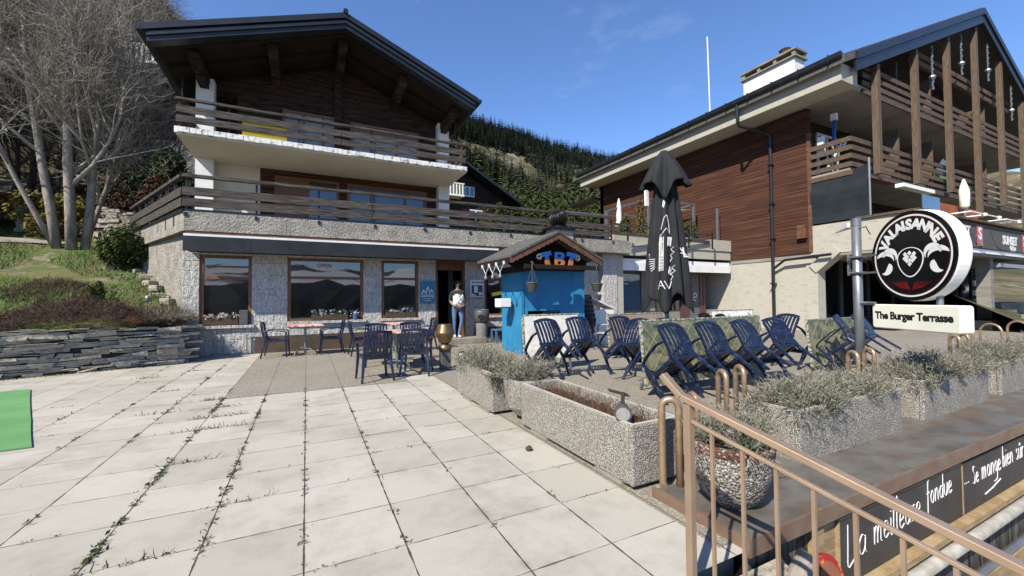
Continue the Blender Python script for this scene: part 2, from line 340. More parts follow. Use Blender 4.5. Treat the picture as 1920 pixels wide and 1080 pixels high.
FRONT = lambda x, y, z: frame((x, y, z), (1, 0, 0), (0, 0, 1))      # faces -Y
def lerp(a, b, t): return a+(b-a)*t
def pw(x, pts):
    if x <= pts[0][0]: return pts[0][1]
    for (a, b), (c, d) in zip(pts, pts[1:]):
        if x <= c: return lerp(b, d, (x-a)/(c-a))
    return pts[-1][1]
def blade(mb, p, d, L, w, bend=.3, rnd=random, mat=None):
    p = Vector(p); d = Vector(d).normalized(); s = d.orthogonal().normalized(); s.rotate(Matrix.Rotation(rnd.uniform(0, 6.28), 3, d)) ; n = d.cross(s)
    m = p+d*L*.55+n*L*bend*.2; e = p+d*L*.95+n*L*bend*.7
    return mb.add([p-s*w/2, p+s*w/2, m+s*w*.42, m-s*w*.42, e], [(0, 1, 2, 3), (3, 2, 4)], mat)
def leaf(mb, p, size, rnd=random, flat=0, mat=None):
    n = Vector((rnd.gauss(0, 1), rnd.gauss(0, 1), rnd.gauss(0, 1)+flat)).normalized(); a = n.orthogonal().normalized(); b = n.cross(a); p = Vector(p)
    l = size*rnd.uniform(.7, 1.3); w = l*.5
    return mb.add([p-a*l*.5, p+b*w*.5, p+a*l*.5, p-b*w*.5], [(0, 1, 2, 3)], mat)
# ================================================================ GROUND AND TERRAIN
def sheet(name, poly, z, mat):
    b = MB(); b.add([(x, y, z) for x, y in poly], [tuple(range(len(poly)))]); return struct(b.build(name, mat))
sheet('terrace', [(-16, -9), (1.62, -9), (1.62, 1.42), (45, 1.42), (45, 21), (-16, 21)], 0, 'paving')
sheet('aggregate_terrace', [(-1.007, 6.8), (1.49, 6.8), (1.49, 7.3), (1.97, 7.3), (1.97, 1.5), (45, 1.5), (45, 16), (-1.007, 16)], .004, 'aggregate_slab')
b = MB(); b.box(1.60, 1.70, -9, 1.44, -2.4, -.01); b.box(1.72, 45, 1.53, 1.7, -2.4, -.012); struct(b.build('terrace_edge', 'grey_concrete'))
sheet('yard', [(1.6, -40), (60, -40), (60, 1.5), (1.6, 1.5)], -2.2, 'yard')
b = MB()
for i in range(10): b.box(1.70, 2.35, 1.30-.30*i, 1.44-.0*i if i == 0 else 1.30-.30*(i-1), -2.2, -.13-.17*i)
struct(b.build('stairs', 'stone'))
def T_el(az):
    return pw(az, [(-180, .16), (-100, .3), (-60, .72), (-30, .74), (-22, .64), (-14.4, .535), (-9, .52), (0, .50), (10, .46), (18, .44), (21, .425), (26, .40), (31, .372), (36, .345), (39.6, .325), (50, .30), (70, .2), (120, .1), (180, .1)])
def R1(az): return pw(az, [(-180, 900), (-40, 140), (-14, 160), (0, 260), (15, 380), (25, 460), (40, 560), (60, 700), (180, 900)])
def R0(az): return pw(az, [(-180, 80), (-60, 27), (-10, 27), (10, 34), (60, 50), (120, 120), (180, 120)])
def hz(r, az):
    base = pw(az, [(-60, 5.2), (-10, 5.0), (5, 4.3), (60, 4.5), (90, -2.6), (180, -2.6)]) if az > -75 else -2.6
    r0, r1 = R0(az), R1(az); H = r1*T_el(az)+EYE
    nz = noise.fractal(Vector((r*cos(radians(az))*.012, r*sin(radians(az))*.012, 0)), .9, 2.0, 5)
    if r < r0: return base
    t = (r-r0)/(r1-r0)
    if t <= 1: return lerp(base, H, t**pw(az, [(-8, .93), (12, 1.5)]))+nz*.028*r*min(1, t*6)*(1-t*.6)
    return H-(r-r1)*.25+nz*.01*r
def hxy(x, y): return hz(sqrt(x*x+y*y), math.degrees(atan2(x, y)))
def terrain():
    b = MB(); azs = [-75+i*.75 for i in range(int(175/.75)+1)]
    rs = [22]; 
    while rs[-1] < 1500: rs.append(rs[-1]*1.035+.3)
    n = len(azs)
    vs = [(r*sin(radians(a)), r*cos(radians(a)), hz(r, a)) for r in rs for a in azs]
    fs = [(i*n+k, i*n+k+1, (i+1)*n+k+1, (i+1)*n+k) for i in range(len(rs)-1) for k in range(n-1)]
    b.add(vs, [f[::-1] for f in fs]); struct(b.build('hillside', 'hill', smooth=True))
    b = MB(); azs = [100+i*5 for i in range(38)]; rs = [30, 60, 120, 250, 500, 1000, 2500]; n = len(azs)
    vs = [(r*sin(radians(a)), r*cos(radians(a)), -2.7 if r < 800 else -10) for r in rs for a in azs]
    b.add(vs, [(i*n+k, (i+1)*n+k, (i+1)*n+k+1, i*n+k+1)[::-1] for i in range(len(rs)-1) for k in range(n-1)]); struct(b.build('valley_floor', 'hill', smooth=True))
    # snowy range across the valley, seen only mirrored in the window panes
    b = MB(); n = 150; rows = 22
    vs = []
    for j in range(rows):
        for i in range(n):
            a = radians(100+i*1.15); t = j/(rows-1); r = 2600+t*1800
            pk = .078+.03*noise.fractal(Vector((a*3.2, 0, 1)), 1, 2, 5)
            z = t**.9*r*pk+50*noise.fractal(Vector((r*cos(a)/700, r*sin(a)/700, 3)), .9, 2, 6)*t
            vs.append((r*sin(a), r*cos(a), z-20))
    b.add(vs, [(j*n+i, (j+1)*n+i, (j+1)*n+i+1, j*n+i+1)[::-1] for j in range(rows-1) for i in range(n-1)]); struct(b.build('snowy_mountains', 'snow_rock', smooth=True))
terrain()
b = MB(); n = 90; rr0 = random.Random(6); vs = []  # unseen dark bank behind the camera, added to darken reflections in lower panes
for j, (r, z) in enumerate(((70, -3), (85, 0), (120, 4.2), (170, 8.2))):
    for i in range(n): a = radians(95+i*2); vs.append((r*sin(a), r*cos(a), z+rr0.uniform(-.8, 1.6)*(j > 0)))
b.add(vs, [(j*n+i, (j+1)*n+i, (j+1)*n+i+1, j*n+i+1)[::-1] for j in range(3) for i in range(n-1)]); struct(b.build('added_dark_backdrop', 'backdrop_dark'))
# garden slope left of the chalet
def gz(x, y):
    base = pw(y, [(10.6, .78), (12, 1.15), (15, 2.15), (17.7, 3.05), (20, 3.5), (25, 4.75), (30, 6.4), (40, 12)])
    if x > -4: base -= .25*(x+4)*.35
    return base+.07*noise.noise(Vector((x*.8, y*.8, 0)))+.03*noise.noise(Vector((x*3, y*3, 0)))
SIDE = lambda y: -2.63-(y-12.2)*.455
def slope():
    b = MB(); nx, ny = 110, 90; x0 = -34
    for j in range(ny+1):
        y = 10.75+j*.27
        for i in range(nx+1):
            x = lerp(x0, -2.45 if y < 12.2 else SIDE(y)+.3, (i/nx)**.6); yy = y
            if j == 0: yy = 10.45+.34*(x+4.76) if x > -12 else 10.45+.34*(-12+4.76)
            else: yy = y+.34*(max(x, -12)+4.76)*max(0, 1-j/12) if y < 14 else y
            b.v.append((x, yy, gz(x, max(yy, 10.6))))
    for j in range(ny):
        for i in range(nx): k = j*(nx+1)+i; b.f.append((k, k+1, k+nx+2, k+nx+1)); b.m.append(0)
    return struct(b.build('garden_slope', 'garden', smooth=True))
slope()
b = MB(); vs = []
for i in range(25):
    t = i/24; x = lerp(-20, -7.0, t); yc = lerp(22.0, 18.6, t)
    for k, o in enumerate((-1.25, -.4, .4, 1.25)): vs.append((x, yc+o*lerp(1.5, .5, t), gz(x, yc+o*lerp(1.5, .5, t))+.05))
b.add(vs, [(i*4+k, (i+1)*4+k, (i+1)*4+k+1, i*4+k+1) for i in range(24) for k in range(3)]); struct(b.build('path', 'path', smooth=True))

# ---------------------------------------------------------------- dry stone walls
def stone_wall(name, label, p0, p1, z0, z1, th, seed, group=None, course=(.05, .13), ln=(.18, .5)):
    rnd = random.Random(seed); t = thing(name, label, 'stone wall', (p0[0], p0[1], z0(0) if callable(z0) else z0), 0, group)
    b = MB(); p0 = Vector((*p0, 0)); p1 = Vector((*p1, 0)); L = (p1-p0).length; d = (p1-p0)/L; nrm = Vector((d.y, -d.x, 0))
    zz0 = z0 if callable(z0) else (lambda s: z0); zz1 = z1 if callable(z1) else (lambda s: z1)
    z = 0
    T = frame((0, 0, 0), d, (0, 0, 1)); H = max(zz1(0)-zz0(0), zz1(1)-zz0(1))
    while z < H:
        h = rnd.uniform(*course); s = -rnd.uniform(0, .2)
        while s < L:
            l = rnd.uniform(*ln)*(1.5 if h > course[1]*.8 else 1); tt = min(max((s+l/2)/L, 0), 1); a = zz0(tt)+z
            if a+h*.6 < zz1(tt):
                pr = rnd.uniform(-.06, .07); c = p0+d*(s+l/2); g = .006
                vs = []
                for zk in (0, 1):
                    for yk in (0, 1):
                        for xk in (0, 1):
                            jx = rnd.uniform(-.03, .03); jz = rnd.uniform(-.02, .02)
                            q = c+d*((xk-.5)*(l-g)+jx)+nrm*((1-yk)*(.04+pr+rnd.uniform(-.02, .02))-yk*th); q.z = a+zk*(h-g)+jz+(xk-.5)*rnd.uniform(-.02, .02)
                            vs.append(q)
                b.add(vs, [(0, 2, 3, 1), (4, 5, 7, 6), (0, 1, 5, 4), (2, 6, 7, 3), (0, 4, 6, 2), (1, 3, 7, 5)])
            s += l
        z += h
    b.build('stonework', 'stone', t, bevel=.008)
    k = MB(); vs = []
    for s in (0, .25, .5, .75, 1):
        for zz in (zz0(s), zz1(s)-.06):
            for o in (-.01, -th*.9): q = p0+d*L*s+nrm*o; vs.append((q.x, q.y, zz))
    fs = []
    for i in range(4):
        q = i*4; fs += [(q, q+4, q+6, q+2), (q+1, q+3, q+7, q+5), (q+2, q+6, q+7, q+3)]
    fs += [(0, 2, 3, 1), (16, 17, 19, 18)]
    k.add(vs, fs); k.build('core', 'stone_dark', t)
    return t
stone_wall('dry_stone_wall', 'low dry stone retaining wall of flat grey slabs along the left edge of the paved terrace', (-12, 8.02), (-2.5, 11.2), lambda s: 0, lambda s: lerp(1.0, .80, s), .4, 3, course=(.035, .10), ln=(.14, .55))
stone_wall('dry_stone_wall', 'short end of the garden wall turning back towards the chalet side', (-2.47, 11.2), (-2.75, 12.3), lambda s: 0, lambda s: .80, .35, 5)
stone_wall('dry_stone_wall', 'dark rough stone wall behind the tree trunks up the garden slope', (-9.4, 21.4), (-4.9, 19.6), lambda s: 3.2, lambda s: lerp(5.3, 4.5, s), .4, 7, course=(.08, .2))
stone_wall('dry_stone_wall', 'long pale stone wall above the path at the far left', (-30, 27), (-10.2, 26.4), lambda s: 5.2, lambda s: 7.2, .5, 9, course=(.1, .24), ln=(.25, .7))
t = thing('concrete_kerb_wall', 'plain pale concrete wall beneath the stone wall at the far left', 'wall', (-20, 25.6, 4.3)); MB().box(-30, -9.4, 25.6, 25.95, 4.3, 5.55).build('wall_panel', 'path', t)

# ================================================================ CHALET
C = thing('chalet', 'dark timber chalet with white pillars, two wooden balconies and a grey stone ground floor', 'chalet', (1, 12.2, 0))
YF = 12.2
def wall_piece(x0, x1, z0, z1, mat='granite', y0=YF, y1=YF+.4, name='front_wall'): return (x0, x1, y0, y1, z0, z1)
b = MB()
# openings: x0,x1,z0,z1
OPEN = [(-2.30, -1.23, .74, 2.46), (-.44, 1.43, .79, 2.45), (1.92, 2.98, .80, 2.46), (3.50, 4.44, .0, 2.5), (5.10, 7.2, .80, 2.3)]
xs = -2.63
for x0, x1, z0, z1 in OPEN:
    b.box(xs, x0, YF, YF+.35, 0, 2.92); b.box(x0, x1, YF, YF+.35, z1, 2.92)
    if z0 > .1: b.box(x0, x1, YF+.002, YF+.35, .42 if x0 > -1 else 0, z0-.07)
    xs = x1
b.box(xs, 10.0, YF, YF+.35, 0, 2.92)
# courses of rough blocks standing proud
rnd = random.Random(4)
def blocks(x0, x1, z0, z1):
    z = z0
    while z < z1-.05:
        h = min(rnd.choice((.24, .3, .36)), z1-z); x = x0
        while x < x1-.02:
            l = min(rnd.uniform(.35, .7), x1-x); 
            if x1-x-l < .15: l = x1-x
            b.box(x+.002, x+l-.002, YF-.022-rnd.uniform(0, .012), YF-.0005, z+.002, z+h-.002); x += l
        z += h
xs = -2.63
for x0, x1, z0, z1 in OPEN:
    blocks(xs, x0, .42 if xs > -1.3 else .02, 2.9)
    if z0 > .1: blocks(x0, x1, .42 if x0 > -1 else .02, z0-.08)
    xs = x1
blocks(xs, 9.6, .02, 2.9)
b.build('front_wall', 'granite', C, bevel=.006)
b = MB()
for x0, x1 in ((-1.15, 3.42), (4.75, 7.6)): b.box(x0, x1, YF-.025, YF+.1, 0, .415)
b.build('plinth', 'plinth_brown', C)
b = MB(); b.prism([(-2.63, 12.2), (-2.63, 12.55), (-4.2, 15.98), (-4.55, 15.98)][::-1], 0, 2.92); b.build('side_wall', 'roughcast', C)
b = MB(); b.box(-2.2, 10, YF+2.6, YF+2.7, 0, 2.9); b.box(-2.2, 9.9, YF+.36, YF+2.6, .1, .12); b.box(-2.2, 9.9, YF+.36, YF+2.6, 2.85, 2.9)
b.box(3.2, 3.3, YF+.36, YF+2.6, .1, 2.9); b.box(4.7, 4.8, YF+.36, YF+2.6, .1, 2.9); b.build('interior_wall', 'interior', C)
b = MB(); b.box(3.52, 3.98, YF+1.3, YF+1.36, .15, 2.2); b.box(4.22, 4.40, YF+1.0, YF+1.05, .15, 2.3); b.build('hall_panel', 'interior_pale', C)
def window(x0, x1, z0, z1, bars_z=(), bars_x=(), y=YF+.10, fr=.075, parent=C, fm='orange_timber', gm='glass_window', name='window', deep=.09):
    f = MB(); g = fr
    f.box(x0, x0+g, y-deep, y, z0, z1); f.box(x1-g, x1, y-deep, y, z0, z1); f.box(x0+g, x1-g, y-deep, y, z1-g, z1); f.box(x0+g, x1-g, y-deep, y, z0, z0+g*.6)
    for z in bars_z: f.box(x0+g, x1-g, y-deep+.01, y, z-.035, z+.035)
    for x in bars_x: f.box(x-.035, x+.035, y-deep+.013, y, z0+g*.6, z1-g)
    o = f.build(name, fm, parent)
    p = MB(); p.box(x0+g*.8, x1-g*.8, y-.028, y-.02, z0+g*.4, z1-g*.8); pn = p.build('pane', gm, o, world=False); pn.data.transform(parent.matrix_basis.inverted())
    return o
window(-2.30, -1.23, .74, 2.46, (1.90,)); window(-.44, 1.43, .79, 2.45, (1.93,)); window(1.92, 2.98, .80, 2.46, (1.93,)); window(5.10, 7.2, .80, 2.3, (), (5.7, 6.4))
b = MB(); b.box(-2.22, -1.31, YF+.02, YF+.06, 2.16, 2.2); b.build('tilt_sash', 'orange_timber', C)
f = MB(); f.box(3.50, 3.56, YF-.02, YF+.2, .17, 2.5); f.box(4.38, 4.44, YF-.02, YF+.2, .17, 2.5); f.box(3.56, 4.38, YF-.02, YF+.2, 2.44, 2.5); f.box(3.56, 4.38, YF+.1, YF+.16, 2.22, 2.44)
f.build('door_frame', 'orange_timber', C)
for x0, x1, z in ((-2.36, -1.17, .74), (-.5, 1.5, .79), (1.86, 3.04, .80), (5.0, 7.25, .80)): MB().box(x0, x1, YF-.10, YF+.09, z-.075, z-.005).build('window_sill', 'granite', C)
# terrace level band, soffit
FP = [(-2.46, 11.5), (10.65, 11.5), (10.65, 17), (-5.1, 17)]
b = MB(); b.prism(FP, 2.93, 3.36); b.build('terrace_band', 'roughcast', C)
b = MB(); b.prism([(-2.40, 11.56), (10.6, 11.56), (10.6, 17), (-5.0, 17)], 3.36, 3.40); b.build('terrace_floor', 'grey_concrete', C)
b = MB(); b.box(-2.44, 5.3, 11.52, 11.62, 2.86, 2.925); b.build('awning_board', 'carved_timber', C)
aw = MB(); aw.box(-2.46, 5.27, 11.44, 11.56, 2.80, 2.853); aw = aw.build('awning_case', 'white_paint', C)
b = MB()
for i in range(6):
    x0 = -2.46+i*1.288; b.box(x0, x0+1.284, 11.40+(.004 if i % 2 else 0), 11.425+(.004 if i % 2 else 0), 2.46, 2.798)
b.box(-2.46, 5.26, 11.43, 12.15, 2.50, 2.53); b.build('awning_valance', 'awning_cloth', C)
# terrace railing
def boards(b, pts, levels, th=.045, mat=None):
    for z0, z1 in levels:
        for a, c in zip(pts, pts[1:]):
            a_ = Vector((*a, (z0+z1)/2)); c_ = Vector((*c, (z0+z1)/2)); L = (c_-a_).length; n = max(1, int(L/3.4)); 
            for i in range(n):
                dz = rnd.uniform(-.006, .006); b.beam(a_.lerp(c_, i/n)+Vector((0, 0, dz)), a_.lerp(c_, (i+1)/n-.002)+Vector((0, 0, dz)), th, z1-z0, mat=mat)
RL = [(-4.75, 16.3), (-2.50, 11.52), (9.75, 11.52)]
b = MB(); boards(b, RL, [(3.93-.20, 3.92), (3.48, 3.67)]); boards(b, RL, [(4.13, 4.20)], .11); boards(b, [(-4.8, 16.4), (-4.6, 20)], [(3.75, 3.94), (3.5, 3.68), (4.14, 4.23)])
boards(b, [(9.78, 11.5), (15.4, 11.9)], [(3.92, 4.0), (3.58, 3.70)]); b.build('terrace_railing', 'grey_rail_wood', C)
b = MB()
xs_ = [-2.44+i*1.36 for i in range(10)]
for x in xs_: MB().box(x-.022, x+.022, 11.562, 11.60, 3.2, 4.12).box(x-.03, x+.03, 11.47, 11.56, 3.26, 3.34).build('railing_post', 'dark_metal', C)
for i in range(1, 8): q = Vector(RL[1]).lerp(Vector(RL[0]), i/7.3); MB().box(q.x-.0, q.x+.05, q.y, q.y+.05, 3.1, 4.12).build('railing_post', 'dark_metal', C)
b.beam((-2.46, 11.56, 3.39), (9.75, 11.56, 3.39), .05, .07); b.beam((-2.5, 11.56, 3.39), (-4.73, 16.3, 3.39), .05, .07)
b.build('foot_rail', 'dark_metal', C)
for x in (10.6, 12.2, 13.8, 15.2): MB().box(x-.022, x+.022, 11.60, 11.65, 3.3, 4.0).build('railing_post', 'dark_metal', C)
# first-floor walls
W1 = 15.6
b = MB(); b.box(-2.9, -1.36, W1, W1+.3, 3.4, 5.66); b.build('first_floor_wall', 'cream_wall', C)
b = MB(); b.box(-1.35, 4.6, W1-.02, W1+.3, 3.4, 5.66); b.build('timber_wall', 'brown_boards', C)
window(-.95, 1.02, 3.42, 5.46, (), (.05,), W1, .09, gm='glass_dark', deep=.07); window(1.27, 4.12, 3.42, 5.44, (), (2.1, 3.3), W1, .09, gm='glass_blue', deep=.07)
b = MB(); b.box(-.86, .01, W1-.03, W1-.005, 3.5, 5.37)
b.build('shutter', 'orange_timber', C)
# second balcony slab and pillars
b = MB(); b.box(-3.03, 4.92, 13.3, 25, 5.665, 5.70); b.build('balcony_soffit', 'cream_wall', C)
b = MB(); b.box(-3.06, 4.94, 13.25, 25, 5.70, 5.86)
for i in range(60):
    x = -3.0+i*.132; b.box(x, x+.125, 13.235-rnd.uniform(0, .015), 13.25, 5.705+rnd.uniform(0, .02), 5.855)
b.build('balcony_slab', 'peeling_white', C)
for x0, x1 in ((-3.0, -2.55), (4.50, 4.92)):
    b = MB(); b.box(x0, x1, 15.2, 15.55, 3.4, 5.66); b.box(x0, x1, 15.2, 15.55, 5.86, 8.12 if x0 < 0 else 8.08); b.build('pillar', 'white_paint', C)
b = MB(); b.box(-2.0, 4.75, W1, 25, 5.86, 8.2); b.box(-2.45, 4.6, W1+.3, 25, 3.4, 5.66)
b.gable([(-2.9, 8.0), (4.9, 8.0), (4.9, 8.45), (.95, 9.9), (-2.9, 8.48)], W1-.01, 25); b.build('upper_timber_wall', 'dark_logs', C)
b = MB(); b.box(-2.9, -2.0, W1+.8, W1+.9, 5.86, 8.0); b.build('loggia_wall', 'interior', C)
window(-.73, 1.09, 5.88, 7.72, (7.45,), (-.1, .5), W1, .09, gm='curtain', deep=.07); window(1.39, 3.84, 5.88, 7.66, (7.4,), (2.2, 3.0), W1, .09, gm='curtain', deep=.07)
b = MB(); b.box(.86, 1.08, W1-.16, W1-.02, 5.86, 9.75); b.build('wall_post', 'dark_logs', C)
UR = [(-3.02, 17), (-3.02, 13.3), (4.9, 13.3), (4.9, 17)]
b = MB(); boards(b, UR, [(6.26, 6.44), (6.0, 6.17)]); boards(b, UR, [(6.58, 6.64)], .10); b.build('balcony_railing', 'grey_rail_wood', C)
for x in (-2.98, -1.9, -.2, 1.8, 3.3, 4.85): MB().box(x-.02, x+.02, 13.34, 13.38, 5.86, 6.6).build('balcony_post', 'dark_metal', C)
b = MB(); b.box(-1.60, -.52, 13.36, 13.40, 5.88, 6.42); b.build('yellow_panel', 'yellow_paint', C)['label'] = 'bright yellow panel behind the upper balcony railing'
# roof
RX, RZ, LX, RX2, EZ, Y0R, Y1R = 1.03, 9.92, -3.68, 5.27, 8.22, 13.0, 26
def slopeslab(name, mat, x0, z0, x1, z1, th, y0, y1, parent):
    b = MB(); b.gable([(x0, z0), (x1, z1), (x1, z1-th), (x0, z0-th)], y0, y1); return b.build(name, mat, parent)
roof = slopeslab('roof', 'dark_metal', LX, EZ, RX, RZ, .16, Y0R, Y1R, C); slopeslab('roof', 'dark_metal', RX, RZ, RX2, EZ, .16, Y0R, Y1R, C)
b = MB()
for xa, za, xb, zb in ((LX+.1, EZ, RX, RZ-.04), (RX, RZ-.04, RX2-.1, EZ)):
    for dz, yy, hh in ((-.17, Y0R+.03, .10), (-.28, Y0R+.07, .12)): b.gable([(xa, za+dz), (xb, zb+dz), (xb, zb+dz-hh), (xa, za+dz-hh)], yy, yy+.3)
b.build('bargeboard', 'dark_metal', C)
b = MB(); b.tube([(RX, Y0R-.05, RZ+.02), (RX, Y1R, RZ+.02)], .07, 8); b.tube([(LX-.06, Y0R, EZ-.1), (LX-.06, Y1R, EZ-.1)], .075, 8); b.tube([(RX2+.06, Y0R, EZ-.1), (RX2+.06, Y1R, EZ-.1)], .075, 8); b.build('gutter', 'dark_metal', C)
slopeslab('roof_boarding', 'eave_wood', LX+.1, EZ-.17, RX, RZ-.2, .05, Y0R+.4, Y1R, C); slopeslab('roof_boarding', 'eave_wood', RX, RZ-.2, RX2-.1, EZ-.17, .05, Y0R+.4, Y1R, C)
sl_l = (RZ-EZ)/(RX-LX); sl_r = (RZ-EZ)/(RX2-RX)
b = MB()
for i in range(12):   # rafters seen at the eaves and verge
    y = Y0R+.55+i*1.05
    for xa, xb in ((LX+.15, RX), (RX2-.15, RX)):
        za = EZ-.3+(.15*sl_l if xa < 0 else .15*sl_r); b.beam((xa, y, za), (xb, y, RZ-.33), .12, .15)
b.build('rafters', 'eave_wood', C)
b = MB()
for x in (-2.78, -.9, RX, 2.9, 4.7):
    z = (EZ+(x-LX)*sl_l if x <= RX else EZ+(RX2-x)*sl_r)-.60; b.box(x-.13, x+.13, Y0R+.75, 25, z, z+.22); b.box(x-.11, x+.11, Y0R+1.6, 16, z-.16, z)
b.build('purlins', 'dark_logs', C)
b = MB()
for x, n in ((-3.2, 17), (4.98, 12)):
    for k in range(n): b.box(x-.02, x+.02, 14.6-(k % 2)*.01, 14.62, 8.05-.075*k, 8.10-.075*k)
b.build('chain', 'dark_metal', C)
# ---- entrance step and chimney pillar with turbine vent
b = MB(); b.box(3.35, 4.85, 11.45, 12.16, 0, .17)
struct(b.build('entrance_step', 'path', bevel=.01))
# ================================================================ WING (terrace over the shop)
Wg = thing('shop_wing', 'low concrete shop wing with white awnings between the chalet and the timber building', 'shop', (13, 12.3, 0))
b = MB(); b.box(10.2, 16.85, 11.95, 12.2, 3.3, 3.78); b.box(10.2, 16.85, 11.99, 12.2, 2.93, 3.285); b.build('parapet', 'board_concrete', Wg)
b = MB(); b.box(10.65, 16.85, 12.2, 17, 3.2, 3.4); b.build('terrace_floor', 'grey_concrete', Wg)
b = MB(); b.box(9.66, 10.3, 11.9, 12.5, 0, 2.92); b.build('pillar', 'granite', Wg); b = MB(); b.box(10.3, 10.62, 11.93, 12.5, 0, 2.92); b.build('pier', 'board_concrete', Wg)
b = MB(); b.box(10.6, 16.9, 12.75, 12.9, 0, .75); b.box(12.3, 13.0, 12.7, 12.9, .75, 2.9); b.box(10.6, 16.9, 12.7, 12.9, 2.55, 2.93); b.build('shop_wall', 'grey_concrete', Wg)
wf = MB(); wf.box(10.62, 12.3, 12.70, 12.78, .75, .82); wf.box(10.62, 10.68, 12.70, 12.78, .82, 2.5); wf.box(12.24, 12.3, 12.7, 12.78, .82, 2.5); wf.box(10.68, 12.24, 12.7, 12.78, 2.42, 2.5); wf = wf.build('window', 'grey_plastic', Wg)
p = MB().box(10.66, 12.26, 12.74, 12.75, .8, 2.46).build('pane', 'glass_blue', wf, world=False); p.data.transform(Wg.matrix_basis.inverted())
p = MB(); put_text(p, 'M  VEMENT', .21, FRONT(11.22, 12.72, 2.05), .003, .006); put_text(p, 'THE MOUNTAIN SHOP', .075, FRONT(11.2, 12.72, 1.87), .003, .002)
p.tube([(11.03+.07*cos(a), 12.725, 2.05+.09*sin(a)) for a in [i*pi/5 for i in range(11)]], .02, 5); p.build('lettering', 'print_white', Wg)
for x0, x1 in ((10.62, 12.95), (13.05, 16.75)):
    b = MB(); b.box(x0, x1, 11.98, 12.25, 2.60, 2.80); b.beam((x0, 11.96, 2.5), (x1, 11.96, 2.5), .04, .3); b.build('awning_case', 'white_paint', Wg)
    b = MB(); b.box(x0, x1, 12.05, 12.7, 2.36, 2.42); b.build('awning_arm', 'grey_plastic', Wg)
d = MB(); d.box(14.5, 14.62, 12.66, 12.8, 0, 2.5); d.box(15.9, 16.02, 12.66, 12.8, 0, 2.5); d.box(14.62, 15.9, 12.66, 12.8, 2.3, 2.5); d.box(14.62, 15.0, 12.68, 12.76, 0, 2.3); d.box(15.7, 15.9, 12.68, 12.76, 0, 2.3)
d.box(15.0, 15.7, 12.7, 12.74, 0, .3); dd = d.build('door', 'mauve_metal', Wg)
p = MB().box(15.0, 15.7, 12.72, 12.73, .3, 2.3).build('pane', 'interior_pale', dd, world=False); p.data.transform(Wg.matrix_basis.inverted())
b = MB(); b.box(13.0, 14.5, 12.72, 12.76, .75, 2.5); b.build('shop_glazing', 'glass_window', Wg)
b = MB(); b.tube([(15.35+.27*cos(a), 12.70, 1.35+.42*sin(a)) for a in [radians(60+i*15) for i in range(15)]], [.02+.035*sin(pi*i/14) for i in range(15)], 6); b.build('emblem', 'red_enamel', Wg)
b = MB(); put_text(b, 'TO', .3, frame((15.38, 12.69, 1.3), (.3, 0, 1), (-1, 0, .3)), .003, .004); b.build('lettering', 'print_white', Wg)

# ================================================================ TIMBER BUILDING (right)
B = thing('apartment_building', 'large dark timber and concrete apartment building with tall posts across its gable', 'building', (17, 8, 0))
XW = 16.9
b = MB(); b.box(XW, XW+.3, 8.8, 21, 2.9, 9.2); b.box(XW, XW+.3, 20.7, 21, 0, 9.2); b.build('side_wall', 'brown_boards', B)
b = MB(); b.box(XW-.03, XW+.08, 8.68, 8.80, 2.95, 7.45); b.build('corner_board', 'carved_timber', B)
b = MB(); b.prism([(XW+.05, 8.62), (XW+.05, 21), (XW+.5, 21), (XW+.5, 8.62)][::-1], 0, 2.9); b.prism([(XW, 8.55), (XW, 8.95), (XW+.5, 8.95), (XW+.5, 8.55)][::-1], 0, 2.55)
b.build('base_wall', 'board_concrete', B)
b = MB(); b.beam((XW+.2, 8.7, 2.3), (XW+.2, 7.9, 3.0), .5, .35, (0, 1, 0)); b.build('bracket', 'board_concrete', B)
# eave beam / attic slab
b = MB(); b.box(15.72, 16.75, 7.1, 21.5, 8.42, 9.0); b.build('eave_beam', 'board_concrete', B)
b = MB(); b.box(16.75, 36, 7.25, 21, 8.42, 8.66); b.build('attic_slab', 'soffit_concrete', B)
for z0, z1 in ((5.55, 5.78),):
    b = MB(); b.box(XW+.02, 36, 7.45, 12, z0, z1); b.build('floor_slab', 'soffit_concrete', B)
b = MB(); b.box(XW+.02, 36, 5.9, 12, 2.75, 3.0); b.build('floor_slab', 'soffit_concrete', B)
# roof: ridge along Y at X=27.6
def roofz(x): return 14.45-abs(x-27.65)*.437
for xa, xb in ((15.5, 27.65), (27.65, 38)):
    b = MB(); b.gable([(xa, roofz(xa)), (xb, roofz(xb)), (xb, roofz(xb)-.28), (xa, roofz(xa)-.28)], 6.9, 22); b.build('roof', 'slate_roof', B)
b = MB()
for xa, xb in ((16.2, 27.65), (27.65, 37.4)):
    b.gable([(xa, roofz(xa)-.06), (xb, roofz(xb)-.06), (xb, roofz(xb)-.34), (xa, roofz(xa)-.34)], 6.82, 6.89); b.gable([(xa, roofz(xa)-.36), (xb, roofz(xb)-.36), (xb, roofz(xb)-.72), (xa, roofz(xa)-.72)], 6.88, 6.95)
b.build('bargeboard', 'dark_metal', B)
b = MB(); b.box(15.6, 15.75, 7.0, 21.6, 8.99, 9.12); b.tube([(15.48, 6.95, 9.12), (15.48, 21.6, 9.12)], .09, 8); b.box(15.40, 15.46, 6.95, 21.6, 9.17, 9.24)
for i in range(16): b.box(15.38, 15.6, 7.3+i*.93, 7.33+i*.93, 9.0, 9.27)
b.build('gutter', 'dark_metal', B)
b = MB(); b.tube([(15.5, 10.6, 9.05), (15.52, 10.6, 8.35), (15.6, 10.6, 8.2), (16.65, 10.2, 7.95), (16.78, 10.1, 7.8), (16.78, 10.1, .35)], .065, 8)
for z in (6.6, 5, 3.6, 1.8): b.box(16.68, 16.9, 10.02, 10.18, z, z+.05)
b.tube([(16.78, 10.1, 2.4), (16.7, 9.6, 2.72), (16.7, 8.0, 2.80)], .05, 6); b.build('downpipe', 'dark_metal', B)
